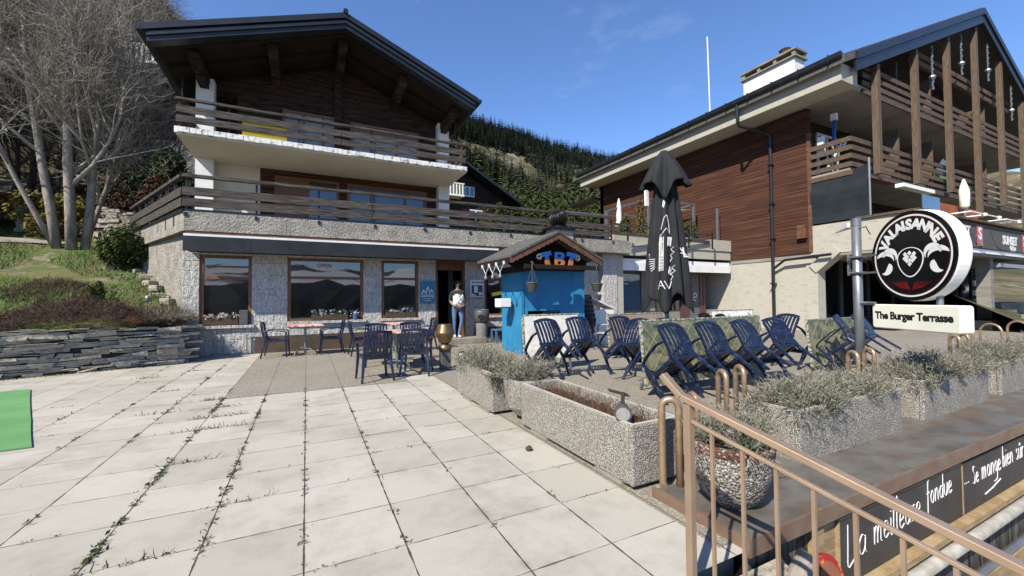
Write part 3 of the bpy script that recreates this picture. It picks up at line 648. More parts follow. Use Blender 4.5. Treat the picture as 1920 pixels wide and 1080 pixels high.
# gable wall and balconies
b = MB(); b.box(XW+.02, 36, 9.4, 9.6, 3, 8.42); b.gable([(18.5, 8.66), (36, 8.66), (36, 10.4), (27.65, roofz(27.65)-.5), (18.5, roofz(18.5)-.5)], 9.4, 9.6); b.build('gable_wall', 'dark_logs', B)
window(18.7, 20.2, 5.8, 8.0, (), (19.45,), 9.4, .09, B, 'sign_white', 'glass_dark', deep=.08); window(22, 24, 5.8, 8.0, (), (23,), 9.4, .09, B, 'sign_white', 'glass_dark', deep=.08); window(27, 29, 5.8, 8.0, (), (28,), 9.4, .09, B, 'sign_white', 'glass_dark', deep=.08)
PX_ = [17.95+3.05*i for i in range(6)]
for i, x in enumerate(PX_):
    zb = 4.75 if i in (3, 5) else 5.58
    b = MB(); b.box(x-.10, x+.10, 6.98, 7.17, zb, roofz(x)-.75 if abs(x-27.65) > 1 else roofz(x)-.8); b.build('gable_post', 'post_wood', B)
for z0, pts, nm in ((5.8, [(XW, 8.7), (XW, 7.40), (36, 7.40)], 'lower'), (8.45, [(17.3, 7.2), (36, 7.2)], 'upper')):
    for k in range(5 if z0 < 8 else 4):
        zk = (5.52 if z0 < 8 else 8.36)+k*.295
        b = MB(); boards(b, pts, [(zk, zk+.165)], .05); b.build('balcony_board', 'balcony_wood', B)
b = MB(); boards(b, [(21.8, 7.5), (33.5, 7.5)], [(11.15, 11.35), (10.8, 11.0)], .12); b.build('gable_beam', 'balcony_wood', B)
for x in (21.0, 24.05, 30.15):
    for z0, z1 in ((5.78, 8.42), (8.66, 10.6)): MB().box(x-.05, x+.05, 7.6 if x > 20 else 7.5, 9.4, z0, z1-(.5 if z0 < 6 else 0)).build('partition', 'post_wood', B)
for x in (22.6, 25.6, 28.7, 31.7):
    b = MB(); z = roofz(x)-.85
    for k in range(14):
        b.box(x-.03+.02*(k % 2), x+.03, 7.05-.02*(k % 2), 7.09, z-.13*k-.11, z-.13*k)
    b.lathe([(.02, .12), (.10, .06), (.12, 0), (.06, -.1), (.02, -.16)], (x, 7.07, z-1.3), 8); b.build('hanging_chain', 'galvanised', B)
# first-floor terrace parapet
b = MB(); b.prism([(XW, 8.75), (XW, 5.85), (36, 5.85), (36, 6.05), (XW+.2, 6.05), (XW+.2, 8.75)], 2.85, 3.92); b.build('parapet', 'board_concrete', B)
b = MB(); b.beam((XW+.05, 7.3, 3.97), (XW+.05, 5.7, 3.97), .26, .08); b.beam((XW-.05, 5.8, 3.975), (36, 5.8, 3.975), .26, .08); b.build('parapet_cap', 'balcony_wood', B)
b = MB(); b.box(18.4, 36, 5.77, 5.84, 3.02, 3.86); sg = b.build('shop_sign', 'slate_roof', B)
def sgtext(x, t, s, z, parent=sg):
    v = MB(); put_text(v, t, s, FRONT(x, 5.765, z), .004, .018); o = v.build('lettering', 'print_white', parent, world=False); o.data.transform(B.matrix_basis.inverted()); return o
sgtext(20.35, 'SPORT', .52, 3.55); sgtext(25.1, 'SUNSET', .46, 3.42); sgtext(25.4, 'Optique', .2, 3.15)
for x, z in ((21.95, 3.45), (26.75, 3.4)):
    r = MB().box(x-.28, x+.28, 5.75, 5.768, z-.38, z+.36).build('emblem', 'red_enamel', sg, world=False, bevel=.05); r.data.transform(B.matrix_basis.inverted())
    v = MB(); put_text(v, 'S', .6, FRONT(x, 5.745, z+.06), .004, .02); o = v.build('lettering', 'print_white', sg, world=False); o.data.transform(B.matrix_basis.inverted())
b = MB(); b.box(17.2, 36, 5.82, 5.85, 2.84, 2.99); b.build('sign_rail', 'sign_white', B)
for x in (19.3, 20.6, 22.6):
    b = MB(); b.tube([(x, 5.9, 4.02), (x+.2, 5.3, 4.05), (x+1.0, 5.2, 4.0)], .022, 6); b.lathe([(.02, 0), (.07, .02), (.07, .1), (.02, .12)], (x+1.0, 5.2, 3.93), 10); b.build('sign_lamp', 'sign_white', B)
# ground floor shop
b = MB(); b.box(XW+.5, 36, 9.1, 9.14, .45, 2.7); b.build('shop_glazing', 'glass_shop', B)
b = MB()
for x in (17.4, 19.6, 21.8, 24.0, 26.2, 28.6, 31): b.box(x-.05, x+.05, 9.02, 9.1, 0, 2.75)
b.box(XW+.5, 36, 9.0, 9.1, .33, .45); b.build('glazing_bar', 'grey_plastic', B)
b = MB(); b.box(XW+.5, 22, 8.98, 9.15, 0, .33); b.build('shop_plinth', 'mauve_metal', B)
for x in (24.2, 30.2): MB().box(x, x+.35, 6.1, 6.5, 0, 2.75).build('column', 'grey_concrete', B)
b = MB(); b.box(22.2, 30.5, 5.6, 8.6, 0, .35); b.box(29, 33, 7, 8.2, .35, .9); b.build('shop_step', 'grey_concrete', B)
b = MB(); b.box(31.4, 33.3, 8.6, 8.7, .5, 2.5); b.build('shelving', 'stone_dark', B)
b = MB(); 
for z in (.75, 1.25, 1.75): b.box(31.5, 33.2, 8.5, 8.6, z, z+.3)
b.build('shelf_goods', 'sign_cream', B)
b = MB(); b.box(24.6, 27.6, 5.95, 6.5, 2.4, 2.55); b.build('awning_case', 'curtain', B)
# terrace fittings: mesh screen, orange panel, awning, chimney, antenna
b = MB(); n = 9; vs = []
for i in range(n+1):
    for j in range(7): vs.append((XW-.02+.03*sin(j*1.3), lerp(8.72, 6.95, i/n), lerp(3.98, 5.62-.12*sin(pi*i/n), j/6)+(.16*i/n if j == 6 else 0)))
b.add(vs, [(i*7+j, (i+1)*7+j, (i+1)*7+j+1, i*7+j+1) for i in range(n) for j in range(6)]); b.build('wind_screen', 'mesh_screen', B)
b = MB(); b.tube([(XW-.02, 6.9, 3.95), (XW-.02, 6.9, 5.95)], .035, 8); b.build('screen_pole', 'galvanised', B)
b = MB(); b.box(20.6, 24.6, 6.5, 6.56, 3.95, 4.75); b.build('terrace_panel', 'orange_panel', B)
b = MB(); b.box(17.4, 19.3, 7.1, 7.4, 5.40, 5.5); b.build('awning_case', 'carved_timber', B)
b = MB(); b.box(18.8, 21.3, 6.7, 6.95, 5.15, 5.28); b.build('awning_case', 'sign_cream', B)
b = MB(); b.box(19.0, 20.4, 6.3, 6.32, 3.95, 4.8); b.build('glass_screen', 'glass_blue', B)
b = MB(); b.box(17.9, 18.6, 9.7, 11.9, 9.9, 11.15); ch = b.build('chimney', 'white_paint', B)
b = MB(); b.box(17.8, 18.7, 9.6, 12.0, 11.15, 11.22); b.box(17.8, 18.7, 9.6, 12.0, 11.42, 11.5)
for y in (9.65, 10.4, 11.1, 11.8):
    b.box(17.85, 18.0, y, y+.13, 11.22, 11.42); b.box(18.5, 18.65, y, y+.13, 11.22, 11.42)
b.box(18.0, 18.5, 9.8, 11.7, 11.22, 11.3)
o = b.build('chimney_cap', 'grey_concrete', B)
b = MB(); b.lathe([(.22, 0), (.22, .1), (.15, .12), (.2, .25), (.24, .3), (.05, .42)], (18.25, 10.25, 11.5), 12); b.build('chimney_cowl', 'bronze', B)
b = MB(); b.tube([(17.3, 13.2, 9.6), (17.2, 13.2, 13.8)], .03, 6); tag(b.build('antenna_pole', 'sign_white'), 'tall thin white antenna pole rising above the long dark roof', 'antenna')
b = MB(); b.box(XW-.16, XW, 8.85, 9.15, 3.5, 4.0); tag(b.build('nest_box', 'carved_timber'), 'small wooden box fixed to the corner of the brown board wall', 'box')
b = MB(); b.box(16.2, 17.2, 21.0, 23.5, 7.6, 7.72); b.build('rear_canopy', 'dark_metal', B)
# ================================================================ TERRACE FURNITURE
def make_chair(label):
    t = thing('plastic_chair', label, 'chair')
    b = MB()                                      # seat: gently dished slats
    for i in range(5):
        x0 = -.20+i*.081
        for j in range(4):
            y0, y1 = .20-.105*j, .20-.105*(j+1); f = lambda y: .415+.018*((y)/.2)-(.012 if abs(i-2) < 2 else 0)
            b.beam((x0+.038, y0, f(y0)), (x0+.038, y1, f(y1)), .066, .016)
    b.box(-.23, .23, .19, .235, .375, .435); b.box(-.215, .215, -.235, -.20, .38, .425)
    for s in (-1, 1): b.beam((s*.218, .22, .415), (s*.205, -.23, .40), .03, .05)
    b.build('seat', 'chair_plastic', t, bevel=.005)
    b = MB(); prof = lambda z: -.21-.10*((z-.42)/.44)-.025*sin(pi*(z-.42)/.44)
    zs = [.42, .50, .58, .66, .74, .81]
    wz = lambda z: .205+.018*sin(pi*(z-.35)/.6)
    for i in range(6):
        for za, zb in zip(zs, zs[1:]):
            xa = (-1+2*(i+.5)/6)*wz(za)*.86; xb = (-1+2*(i+.5)/6)*wz(zb)*.86; ca = .035*(1-(xa/.2)**2)
            b.beam((xa, prof(za)-ca, za), (xb, prof(zb)-ca, zb), .046, .013, (0, 1, 0))
    for s in (-1, 1):
        for za, zb in zip(zs, zs[1:]): b.beam((s*wz(za), prof(za), za), (s*wz(zb), prof(zb), zb), .032, .038, (0, 1, 0))
    for z, h in ((.825, .06), (.43, .05)):
        for i in range(6):
            xa = -1+2*i/6; xb = -1+2*(i+1)/6; w = wz(z)+.012; cv = lambda q: prof(z)-.04*(1-q*q)*(1 if z > .6 else .4)
            k = lambda q: z+(.022*(1-q*q) if z > .6 else 0)
            b.beam((xa*w, cv(xa), k(xa)), (xb*w, cv(xb), k(xb)), .018, h)
    b.build('backrest', 'chair_plastic', t, bevel=.004)
    for s in (-1, 1):
        b = MB(); pts = [(s*.225, -.27, .64), (s*.255, -.15, .665), (s*.262, .05, .655), (s*.255, .19, .635), (s*.245, .235, .60)]
        for p, q in zip(pts, pts[1:]): b.beam(p, q, .052, .022)
        b.build('armrest', 'chair_plastic', t, bevel=.006)
        b = MB(); b.beam((s*.245, .225, .61), (s*.232, .215, .40), .04, .034, (0, 1, 0), .05, .04); b.beam((s*.232, .215, .41), (s*.262, .245, 0), .052, .042, (0, 1, 0), .034, .03)
        b.build('leg', 'chair_plastic', t, bevel=.004)
        b = MB(); b.beam((s*.212, -.215, .46), (s*.262, -.31, 0), .055, .042, (0, 1, 0), .034, .03); b.build('leg', 'chair_plastic', t, bevel=.004)
    return t
first = [None]
def chair(x, y, rz, label, group, tilt=0, z=0, roll=0):
    """tilt: degrees tipped forward about the front feet; (x,y) = centre of the front feet when tipped"""
    Mx = Matrix.Translation((x, y, z)) @ Matrix.Rotation(radians(rz), 4, 'Z')
    if tilt: Mx = Mx @ Matrix.Rotation(-radians(tilt), 4, 'X') @ Matrix.Translation((0, -.235, 0))
    Mx = Mx @ Matrix.Scale(.96, 4)
    if roll: Mx = Mx @ Matrix.Rotation(radians(roll), 4, 'Y')
    if first[0] is None: first[0] = make_chair(label); o = first[0]; o.matrix_basis = Mx; o['group'] = group
    else: o = dup(first[0], Mx, label, group)
    return o
g1 = 'blue plastic chairs at the cloth-covered tables'
chair(-.62, 11.25, -95, 'dark blue plastic chair left of the red-check table by the first window', g1)
chair(.55, 11.30, 92, 'dark blue plastic chair right of the red-check table by the first window', g1)
chair(1.02, 7.22, 4, 'dark blue chair with its slatted back to us, left of the pair nearest the paving', g1)
chair(1.78, 7.42, -22, 'dark blue plastic chair turned slightly left at the near table, right of the pair', g1)
chair(1.30, 8.75, 178, 'dark blue plastic chair on the far side of the near table, left', g1)
chair(1.98, 8.75, 170, 'dark blue plastic chair on the far side of the near table, right', g1)
chair(1.22, 10.55, -88, 'dark blue plastic chair left of the far table under the second window', g1)
chair(2.75, 10.75, 95, 'dark blue plastic chair right of the far table under the small window', g1)
def table(x, y, rz, label, w=.78, dup_from=None):
    if dup_from: return dup(dup_from, Matrix.Translation((x, y, 0)) @ Matrix.Rotation(radians(rz), 4, 'Z'), label)
    t = thing('cafe_table', label, 'table', (0, 0, 0), 0, 'cloth-covered cafe tables')
    b = MB(); b.box(-w/2, w/2, -w/2, w/2, .705, .735); b.build('tabletop', 'cloth_check', t, bevel=.008)
    b = MB(); b.tube([(0, 0, .03), (0, 0, .70)], .028, 10); b.build('post', 'galvanised', t)
    b = MB()
    for a in range(4):
        c, s = cos(a*pi/2+.6), sin(a*pi/2+.6); b.tube([(0, 0, .16), (c*.16, s*.16, .17), (c*.27, s*.27, .10), (c*.30, s*.30, .02)], .014, 6)
    b.build('foot_frame', 'galvanised', t)
    t.matrix_basis = Matrix.Translation((x, y, 0)) @ Matrix.Rotation(radians(rz), 4, 'Z'); return t
T1 = table(-.02, 11.25, 3, 'small red-check table between two blue chairs below the first wide window')
table(1.55, 8.02, 8, 'red-check cafe table nearest the camera, ringed by four blue chairs', dup_from=T1)
table(1.98, 10.7, 2, 'red-check cafe table behind the nearest one, under the second window', dup_from=T1)
# tables folded up on edge
def edge_table(label, x0, x1, y, h, face, back='board_beige', z0=.02, tilt=-6, diamonds=False, cx=None):
    t = thing('folded_table', label, 'table', (x0, y, 0), 0, 'table tops standing on edge'); L = x1-x0
    T = Matrix.Translation((x0, y, 0)) @ Matrix.Rotation(radians(tilt), 4, 'X')
    b = MB(); b.box(0, L, 0, .028, z0, h, T); b.build('tabletop', face, t, bevel=.012)
    b = MB(); e = .022
    for q in ((0, L, z0, z0+e), (0, L, h-e, h), (0, e, z0+e, h-e), (L-e, L, z0+e, h-e)): b.box(q[0]-.003, q[1]+.003, -.006, .035, q[2], q[3]+.002, T)
    b.build('edging', 'marble_edge', t)
    if diamonds:
        b = MB(); n = int(L/.28)
        for i in range(-4, n+4):
            for s in (-1, 1):
                x = i*.30; za, zb = z0+e, h-e; xa, xb = (x, x+(zb-za)*.85) if s > 0 else (x+(zb-za)*.85, x)
                # clip to the top
                def P(xx): return za+(zb-za)*((xx-xa)/(xb-xa))
                lo, hi = min(xa, xb), max(xa, xb); lo2, hi2 = max(lo, e), min(hi, L-e)
                if hi2-lo2 < .05: continue
                b.beam(T @ Vector((lo2, -.003-.001*s, P(lo2))), T @ Vector((hi2, -.003-.001*s, P(hi2))), .004, .013, (0, 1, 0) if 0 else (0, 0, 1))
        b.build('diamond_inlay', 'marble_line', t)
    for x in (.25, L-.25): b = MB(); b.beam(T @ Vector((x, .05, h*.6)), (x0+x, y+.38, .02), .035, .035); b.beam(T @ Vector((x, .03, z0)), T @ Vector((x, .03, -.0)), .035, .035); b.build('leg', 'galvanised', t)
    return t
edge_table('large green marbled table top with diamond lines on edge behind four tipped chairs', 4.05, 6.62, 4.12, 1.03, 'marble_green', z0=.13, diamonds=True)
edge_table('white table top with green marbled rim standing on edge in front of the blue kiosk', 3.50, 4.74, 6.5, 1.04, 'worn_white', z0=.2)
edge_table('beige underside of a table top standing on edge right of the blue kiosk', 5.85, 7.55, 7.0, .98, 'board_beige', z0=.13)
edge_table('small green marbled table top seen edge-on beside the grey sign pole', 7.9, 9.6, 4.1, .92, 'marble_green', z0=.1, diamonds=True)
edge_table('pale grey marbled table top standing on edge against the concrete wall', 9.3, 11.0, 7.1, .98, 'peeling_white')
g2 = 'blue plastic chairs tipped forward against the upturned tables'
for x, y, rz, tl, lab in ((4.23, 3.72, 2, 44, 'nearest tipped blue chair against the green table top, beside its left edge'),
                          (4.92, 3.74, -2, 43, 'second tipped blue chair from the left against the green table top'),
                          (5.68, 3.74, 1, 44, 'third tipped blue chair from the left against the green table top'),
                          (6.5, 3.80, -5, 43, 'tipped blue chair against the right end of the green table top'),
                          (3.52, 5.66, 3, 44, 'left of two tipped blue chairs leaning on the white table top'),
                          (4.25, 5.85, -3, 43, 'right of two tipped blue chairs leaning on the white table top'),
                          (4.95, 5.6, -4, 40, 'tipped blue chair leaning before the beige board'),
                          (4.62, 4.95, -80, 44, 'tipped blue chair behind the left edge of the green table top, its legs pointing left'),
                          (4.95, 4.6, -95, 30, 'blue chair squeezed behind the left edge of the green table top'),
                          (7.2, 5.2, 62, 42, 'tipped blue chair behind the green table top, its legs pointing right'),
                          (7.7, 5.9, 70, 46, 'blue chair tipped low behind the right end of the green table top'),
                          (7.9, 4.6, -95, 42, 'tipped blue chair left of the grey sign pole, legs pointing left'),
                          (8.25, 3.75, 15, 42, 'blue chair tipped behind the planter right of the sign pole'),
                          (9.2, 3.85, 5, 44, 'blue chair tipped low under the end of the cream text sign')):
    chair(x, y, rz, lab, g2, tl)
g3 = 'stack of blue chairs beside the kiosk'
for k in range(6): chair(6.75, 9.25+.035*k, 10, ['lowest', 'second lowest', 'third from the bottom', 'third from the top', 'second highest', 'topmost'][k]+' blue chair in the dark stack beside the kiosk', g3, z=.115*k)
chair(6.95, 8.55, 40, 'blue chair on its feet in shade right of the kiosk, behind the tipped pair', g2)
# stool
t = thing('plastic_stool', 'small pale blue plastic stool near the litter bin and kiosk', 'stool', (5.25, 11.3, 0))
b = MB(); b.box(5.0, 5.5, 11.1, 11.5, .36, .41); b.build('seat', 'stool_plastic', t, bevel=.02)
for x in (5.03, 5.47):
    for y in (11.13, 11.47): MB().beam((x, y, .36), (x, y, 0), .05, .05).build('leg', 'stool_plastic', t)
# litter bin
t = thing('litter_bin', 'grey round litter bin with a stone body and a slotted grey hood beside the entrance', 'litter bin', (4.82, 11.75, 0))
b = MB(); b.lathe([(.17, 0), (.175, .02), (.18, .58), (.17, .62)], (4.82, 11.75, 0), 24); b.build('body', 'bin_stone', t, True)
b = MB(); b.lathe([(.19, .6), (.235, .66), (.235, .92), (.22, .96), (.20, .97)], (4.82, 11.75, 0), 24); b.build('hood', 'grey_plastic', t, True, bevel=0)
b = MB(); b.lathe([(.21, .92), (.225, .97), (.20, .98), (.19, .93)], (4.82, 11.75, .02), 20); b.build('ashtray', 'galvanised', t)
b = MB(); b.prism([(x*.11, z*.065) for x, z in [(cos(i*pi/8), sin(i*pi/8)) for i in range(16)]], 0, .03, frame((4.70, 11.75-.225, .79), (.97, .0, 0), (0, 0, 1)) @ Matrix.Rotation(0, 4, 'Z')); b.build('slot', 'stone_dark', t)
# bollard lamp
t = thing('bollard_lamp', 'bronze mushroom-shaped bollard lamp on a dark square post', 'lamp', (2.36, 7.6, 0))
c = (2.36, 7.6, 0)
MB().box(2.27, 2.45, 7.51, 7.69, 0, .37).build('post', 'grey_plastic', t, bevel=.01)
b = MB(); b.lathe([(.12, .37), (.125, .39), (.12, .46), (.075, .47), (.075, .52)], c, 24); b.build('collar', 'bronze', t, True)
b = MB(); b.lathe([(.09, .50), (.11, .51), (.175, .66), (.18, .67), (.18, .70), (.125, .85), (.12, .855)], c, 24); b.build('lamp_head', 'bronze', t)
# ================================================================ KIOSK
K = thing('kiosk', 'small bright blue wooden kiosk with a pitched slate roof and lettering in its gable', 'kiosk', (5.4, 8.6, 0))
KX0, KX1, KY0, KY1 = 4.55, 6.36, 8.6, 9.67
b = MB(); b.box(KX0, KX0+.05, KY0+.045, KY1, 0, 2.05); b.box(KX1-.05, KX1, KY0+.045, KY1, 0, 2.05); b.box(KX0, KX1, KY1, KY1+.04, 0, 2.05)
for x0, x1, z0, z1 in ((KX0, 4.72, 0, 2.05), (4.72, 5.62, 0, .82), (4.72, 5.62, 1.02, 2.05), (5.62, KX1, 0, 2.05)): b.box(x0, x1, KY0, KY0+.045, z0, z1)
b.build('wall', 'blue_paint', K)
b = MB(); b.box(4.66, 5.68, KY0-.018, KY0-.001, 1.03, 1.07); b.box(4.66, 4.70, KY0-.018, KY0-.001, .5, 1.03); b.box(5.98, 6.0, KY0-.012, KY0-.001, .5, 1.95); b.box(KX0-.02, KX0+.05, KY0-.02, KY0-.001, 0, 1.95); b.build('batten', 'blue_paint', K)
b = MB(); b.box(4.72, 5.62, KY0+.05, KY0+.5, .8, .82); b.box(4.6, 6.3, KY0+.5, KY0+.52, .2, 2.0); b.build('interior', 'interior', K)
b = MB()
for i in range(9): b.box(5.15+i*.052, 5.157+i*.052, KY0+.01, KY0+.018, .83, 1.01)
for i in range(4): b.box(5.14, 5.6, KY0+.004, KY0+.010, .84+i*.05, .848+i*.05)
b.build('wire_grille', 'galvanised', K)
AP, EZ_ = (5.23, 2.84), 2.24
b = MB()
for xa, za, xb, zb in ((3.98, EZ_, AP[0], AP[1]), (AP[0], AP[1], 6.48, EZ_)): b.gable([(xa, za+.05), (xb, zb+.05), (xb, zb), (xa, za)], 8.0, 9.98)
b.build('roof', 'slate_roof', K)
b = MB(); n = 22
for xa, za, xb, zb in ((3.98, EZ_, AP[0], AP[1]), (6.48, EZ_, AP[0], AP[1])):
    lo = []; up_ = []
    for i in range(n*3+1):
        q = i/(n*3); up_.append((lerp(xa, xb, q), lerp(za, zb, q)-.002)); lo.append((lerp(xa, xb, q), lerp(za, zb, q)-.125-.022*abs(sin(q*n*pi*.5))))
    for i in range(n*3): 
        p = [up_[i], up_[i+1], lo[i+1], lo[i]]; b.gable(p, 8.02, 8.05)
b.build('scalloped_bargeboard', 'carved_timber', K)
b = MB(); b.gable([(4.05, EZ_), (AP[0], AP[1]-.02), (6.42, EZ_), (6.36, 2.0), (4.4, 2.0)], 8.56, 8.60); b.build('gable_panel', 'eave_wood', K)
b = MB(); b.box(3.98, 4.03, 8.06, 9.95, EZ_-.12, EZ_-.005); b.box(4.35, 6.4, 8.05, 8.12, 2.0, 2.1); b.box(4.42, 4.5, 8.1, 9.7, 1.95, 2.1); b.box(5.17, 5.29, 8.05, 9.9, 2.62, 2.74); b.build('eave_beam', 'eave_wood', K)
# letters of the sign: blue upper, orange lower
L_ = thing('letter_sign', 'three chunky wooden letters TBT in blue and orange hanging in the kiosk gable', 'sign', (5.3, 8.04, 2.1))
def split_letter(ch, x, rot, parent):
    T = frame((x, 8.10, 2.235), (cos(radians(rot)), 0, sin(radians(rot))), (-sin(radians(rot)), 0, cos(radians(rot))))
    if ch == 'T': up_ = [(-.13, .04, .26, .10)]; shp = [[(-.13, .16), (.13, .16), (.13, .06), (.05, .06), (.05, -.02), (-.05, -.02), (-.05, .06), (-.13, .06)]]; lowp = [[(-.05, -.022), (.05, -.022), (.06, -.17), (-.06, -.17)]]
    else:
        shp = [[(-.12, .16), (-.06, .16), (-.06, -.0), (-.12, -.0)], [(-.06, .16), (.05, .16), (.11, .13), (.13, .09), (.04, .07), (.03, .10), (-.06, .11)], [(.04, .07), (.13, .09), (.11, .03), (.07, .0), (-.06, .0), (-.06, .045), (.03, .045)]]
        lowp = [[(-.12, -.003), (-.06, -.003), (-.06, -.17), (-.12, -.17)], [(-.06, -.003), (.07, -.003), (.13, -.04), (.04, -.055), (-.06, -.05)], [(.04, -.055), (.13, -.04), (.14, -.09), (.10, -.15), (.05, -.17), (-.06, -.17), (-.06, -.12), (.03, -.12)]]
    b = MB(); [b.prism(p, -.0, .05, T) for p in shp]; b.build('letter', 'sign_blue', parent)
    b = MB(); [b.prism(p, -.0, .045, T) for p in lowp]; b.build('letter', 'orange_paint', parent)
split_letter('T', 4.93, 12, L_); split_letter('B', 5.28, 0, L_); split_letter('T', 5.61, -10, L_)
for x in (4.73, 5.79):
    b = MB(); rr = random.Random(int(x*100))
    for k in range(7): a = k*.9; b.lathe([(.01, -.03), (.035, 0), (.01, .03)], (x+.05*cos(a), 8.07, 2.27+.05*sin(a)), 6)
    b.build('flower', 'galvanised', L_)
# hanging baskets
def basket(x, y, zr, label):
    t = thing('hanging_pot', label, 'hanging pot', (x, y, zr), 0, 'hanging pots on the kiosk')
    b = MB(); b.lathe([(.085, -.19), (.09, -.185), (.135, -.02), (.145, 0), (.15, .0), (.15, .02), (.135, .02), (.13, -.02), (.02, -.03)], (x, y, zr), 20); b.build('pot', 'grey_plastic', t, True)
    b = MB()
    for a in (0, 2.1, 4.2): b.tube([(x+.14*cos(a), y+.14*sin(a), zr), (x, y, zr+.36)], .005, 4)
    b.tube([(x, y, zr+.36), (x, y, zr+.42), (x+.03, y, zr+.46), (x, y, zr+.49), (x-.03, y, zr+.46)], .01, 6); b.build('hanger', 'galvanised', t)
    b = MB(); rr = random.Random(int(x*10))
    for k in range(60): blade(b, (x+rr.uniform(-.1, .1), y+rr.uniform(-.1, .1), zr), (rr.uniform(-1, 1), rr.uniform(-1, 1), .6), rr.uniform(.04, .1), .006, 1, rr)
    b.build('dry_plant', 'dry_stalk', t)
basket(4.50, 8.0, 1.66, 'grey hanging flower pot on the left of the kiosk front'); basket(6.33, 8.05, 1.66, 'grey hanging flower pot on the right of the kiosk front')
# lamp string under the left eave
t = thing('string_lights', 'three bulbs on zigzag white cord hanging from the left eave of the kiosk', 'lights', (3.97, 8.8, 2.12))
b = MB(); ys = [8.3, 8.72, 9.14, 9.56]
for a, c in zip(ys, ys[1:]): b.tube([(3.95, a, 2.12), (3.95, (a+c)/2, 1.93), (3.95, c, 2.12)], .008, 4)
b.build('cord', 'print_white', t)
for a, c in zip(ys, ys[1:]):
    y = (a+c)/2; MB().lathe([(.012, 0), (.016, -.02), (.035, -.07), (.04, -.10), (.02, -.135)], (3.95, y, 1.93), 12).build('bulb', 'bulb', t, True)
for y in ys: MB().box(3.93, 3.965, y-.02, y+.02, 2.10, 2.17).build('clip', 'print_white', t)
t = thing('wall_lamp', 'white rectangular box lamp fixed to the left side of the blue kiosk', 'lamp', (4.2, 9.0, 1.15))
MB().box(4.12, 4.42, 8.9, 9.2, 1.12, 1.33).build('housing', 'sign_white', t, bevel=.015); MB().box(4.42, 4.56, 9.02, 9.08, 1.2, 1.26).build('bracket', 'galvanised', t); MB().box(4.13, 4.43, 8.91, 9.19, 1.10, 1.118).build('base', 'stone_dark', t)
t = thing('white_cabinet', 'white metal cabinet with a slanted lid behind the kiosk', 'cabinet', (7.3, 9.5, 0))
b = MB(); b.box(7.25, 8.0, 9.4, 9.9, 0, .98); b.build('body', 'sign_white', t); b = MB(); b.beam((7.2, 9.65, 1.32), (8.08, 9.65, .99), .55, .03); b.build('lid', 'sign_white', t)
b = MB(); b.box(6.9, 7.0, 9.9, 10.0, 0, 2.1); b.box(6.95, 7.1, 9.85, 10.0, 0, 2.2); tag(b.build('timber_post', 'orange_timber'), 'upright orange timber post behind the kiosk', 'post')
# turbine vent on its pillar
t = thing('roof_vent', 'black ribbed ball-shaped turbine vent on a square concrete pillar behind the kiosk roof', 'vent', (7.32, 11.25, 0))
b = MB(); b.box(6.98, 7.72, 11.0, 11.46, 0, 3.50); b.build('pillar', 'board_concrete', t); b = MB(); b.box(6.85, 7.75, 10.9, 11.5, 3.50, 3.57); b.build('cap_slab', 'black_vent', t)
b = MB(); b.lathe([(.18, 3.57), (.18, 3.68)], (7.32, 11.25, 0), 16); b.build('neck', 'black_vent', t)
b = MB()
for i in range(22):
    a = i*2*pi/22; pts = [(7.32+.28*sin(q)*cos(a+.35*cos(q)), 11.25+.28*sin(q)*sin(a+.35*cos(q)), 3.90-.26*cos(q)) for q in [.35+k*(2.75-.35)/8 for k in range(9)]]; b.tube(pts, .027, 5)
b.lathe([(.2, -.16), (.25, 0), (.2, .16)], (7.32, 11.25, 3.90), 16); b.build('turbine_ball', 'black_vent', t, True)
# ================================================================ UMBRELLA
U = thing('closed_umbrella', 'tall closed black market umbrella with white printed sketches', 'umbrella', (5.36, 4.98, 0))
ux, uy = 5.36, 4.98
MB().tube([(ux, uy, 0), (ux, uy, 3.6)], .035, 10).build('pole', 'galvanised', U)
b = MB(); b.box(ux-.4, ux+.4, uy-.4, uy+.4, .01, .1); b.build('base', 'grey_concrete', U)
def ufold(z, a):
    t = (z-1.05)/(3.72-1.05); R = pw(z, [(1.0, .43), (1.3, .41), (2.0, .34), (2.6, .27), (3.0, .21), (3.4, .16), (3.72, .05)])
    f = .5+.5*cos(a*8+.9*sin(z*.9)); g = .5+.5*cos(a*3+1.0+z*.35)
    return R*(.60+.30*f**.8+.12*g)
NA, NZ = 96, 46; vs = []
for j in range(NZ):
    for i in range(NA):
        a = 2*pi*i/NA; zb = 1.10+.28*(.5+.5*cos(a*4+.6))-.05*cos(a*8); z = lerp(zb, 3.72, j/(NZ-1)); r = ufold(z, a); vs.append((ux+r*cos(a), uy+r*sin(a), z))
b = MB(); b.add(vs, [(j*NA+i, j*NA+(i+1) % NA, (j+1)*NA+(i+1) % NA, (j+1)*NA+i) for j in range(NZ-1) for i in range(NA)])
o = b.build('canopy', 'umbrella_cloth', U, True); md = o.modifiers.new('thickness', 'SOLIDIFY'); md.thickness = .008
vs = []; n = 72; NJ = 14; cam_a = atan2(-uy, -ux)
for j in range(NJ):
    for i in range(n):
        a = 2*pi*i/n; q = j/(NJ-1); fb = abs(cos(a-cam_a)); lobe = (.5+.5*cos(4*(a-cam_a)))**2
        side = (1-fb)*lobe; frnt = fb*lobe
        r = .05+(.17+.13*(1-lobe)+.19*side+.02*frnt)*q**.85*(1-.10*cos(a*10)*q); z = 3.78-.06*q**.5-(.50+.06*side+.30*frnt)*q**1.25
        vs.append((ux+r*cos(a), uy+r*sin(a), z))
b = MB(); b.add(vs, [(j*n+i, (j+1)*n+i, (j+1)*n+(i+1) % n, j*n+(i+1) % n) for j in range(NJ-1) for i in range(n)]+[tuple(range(n))]); o = b.build('top_flap', 'umbrella_cloth', U, True); md = o.modifiers.new('thickness', 'SOLIDIFY'); md.thickness = .008
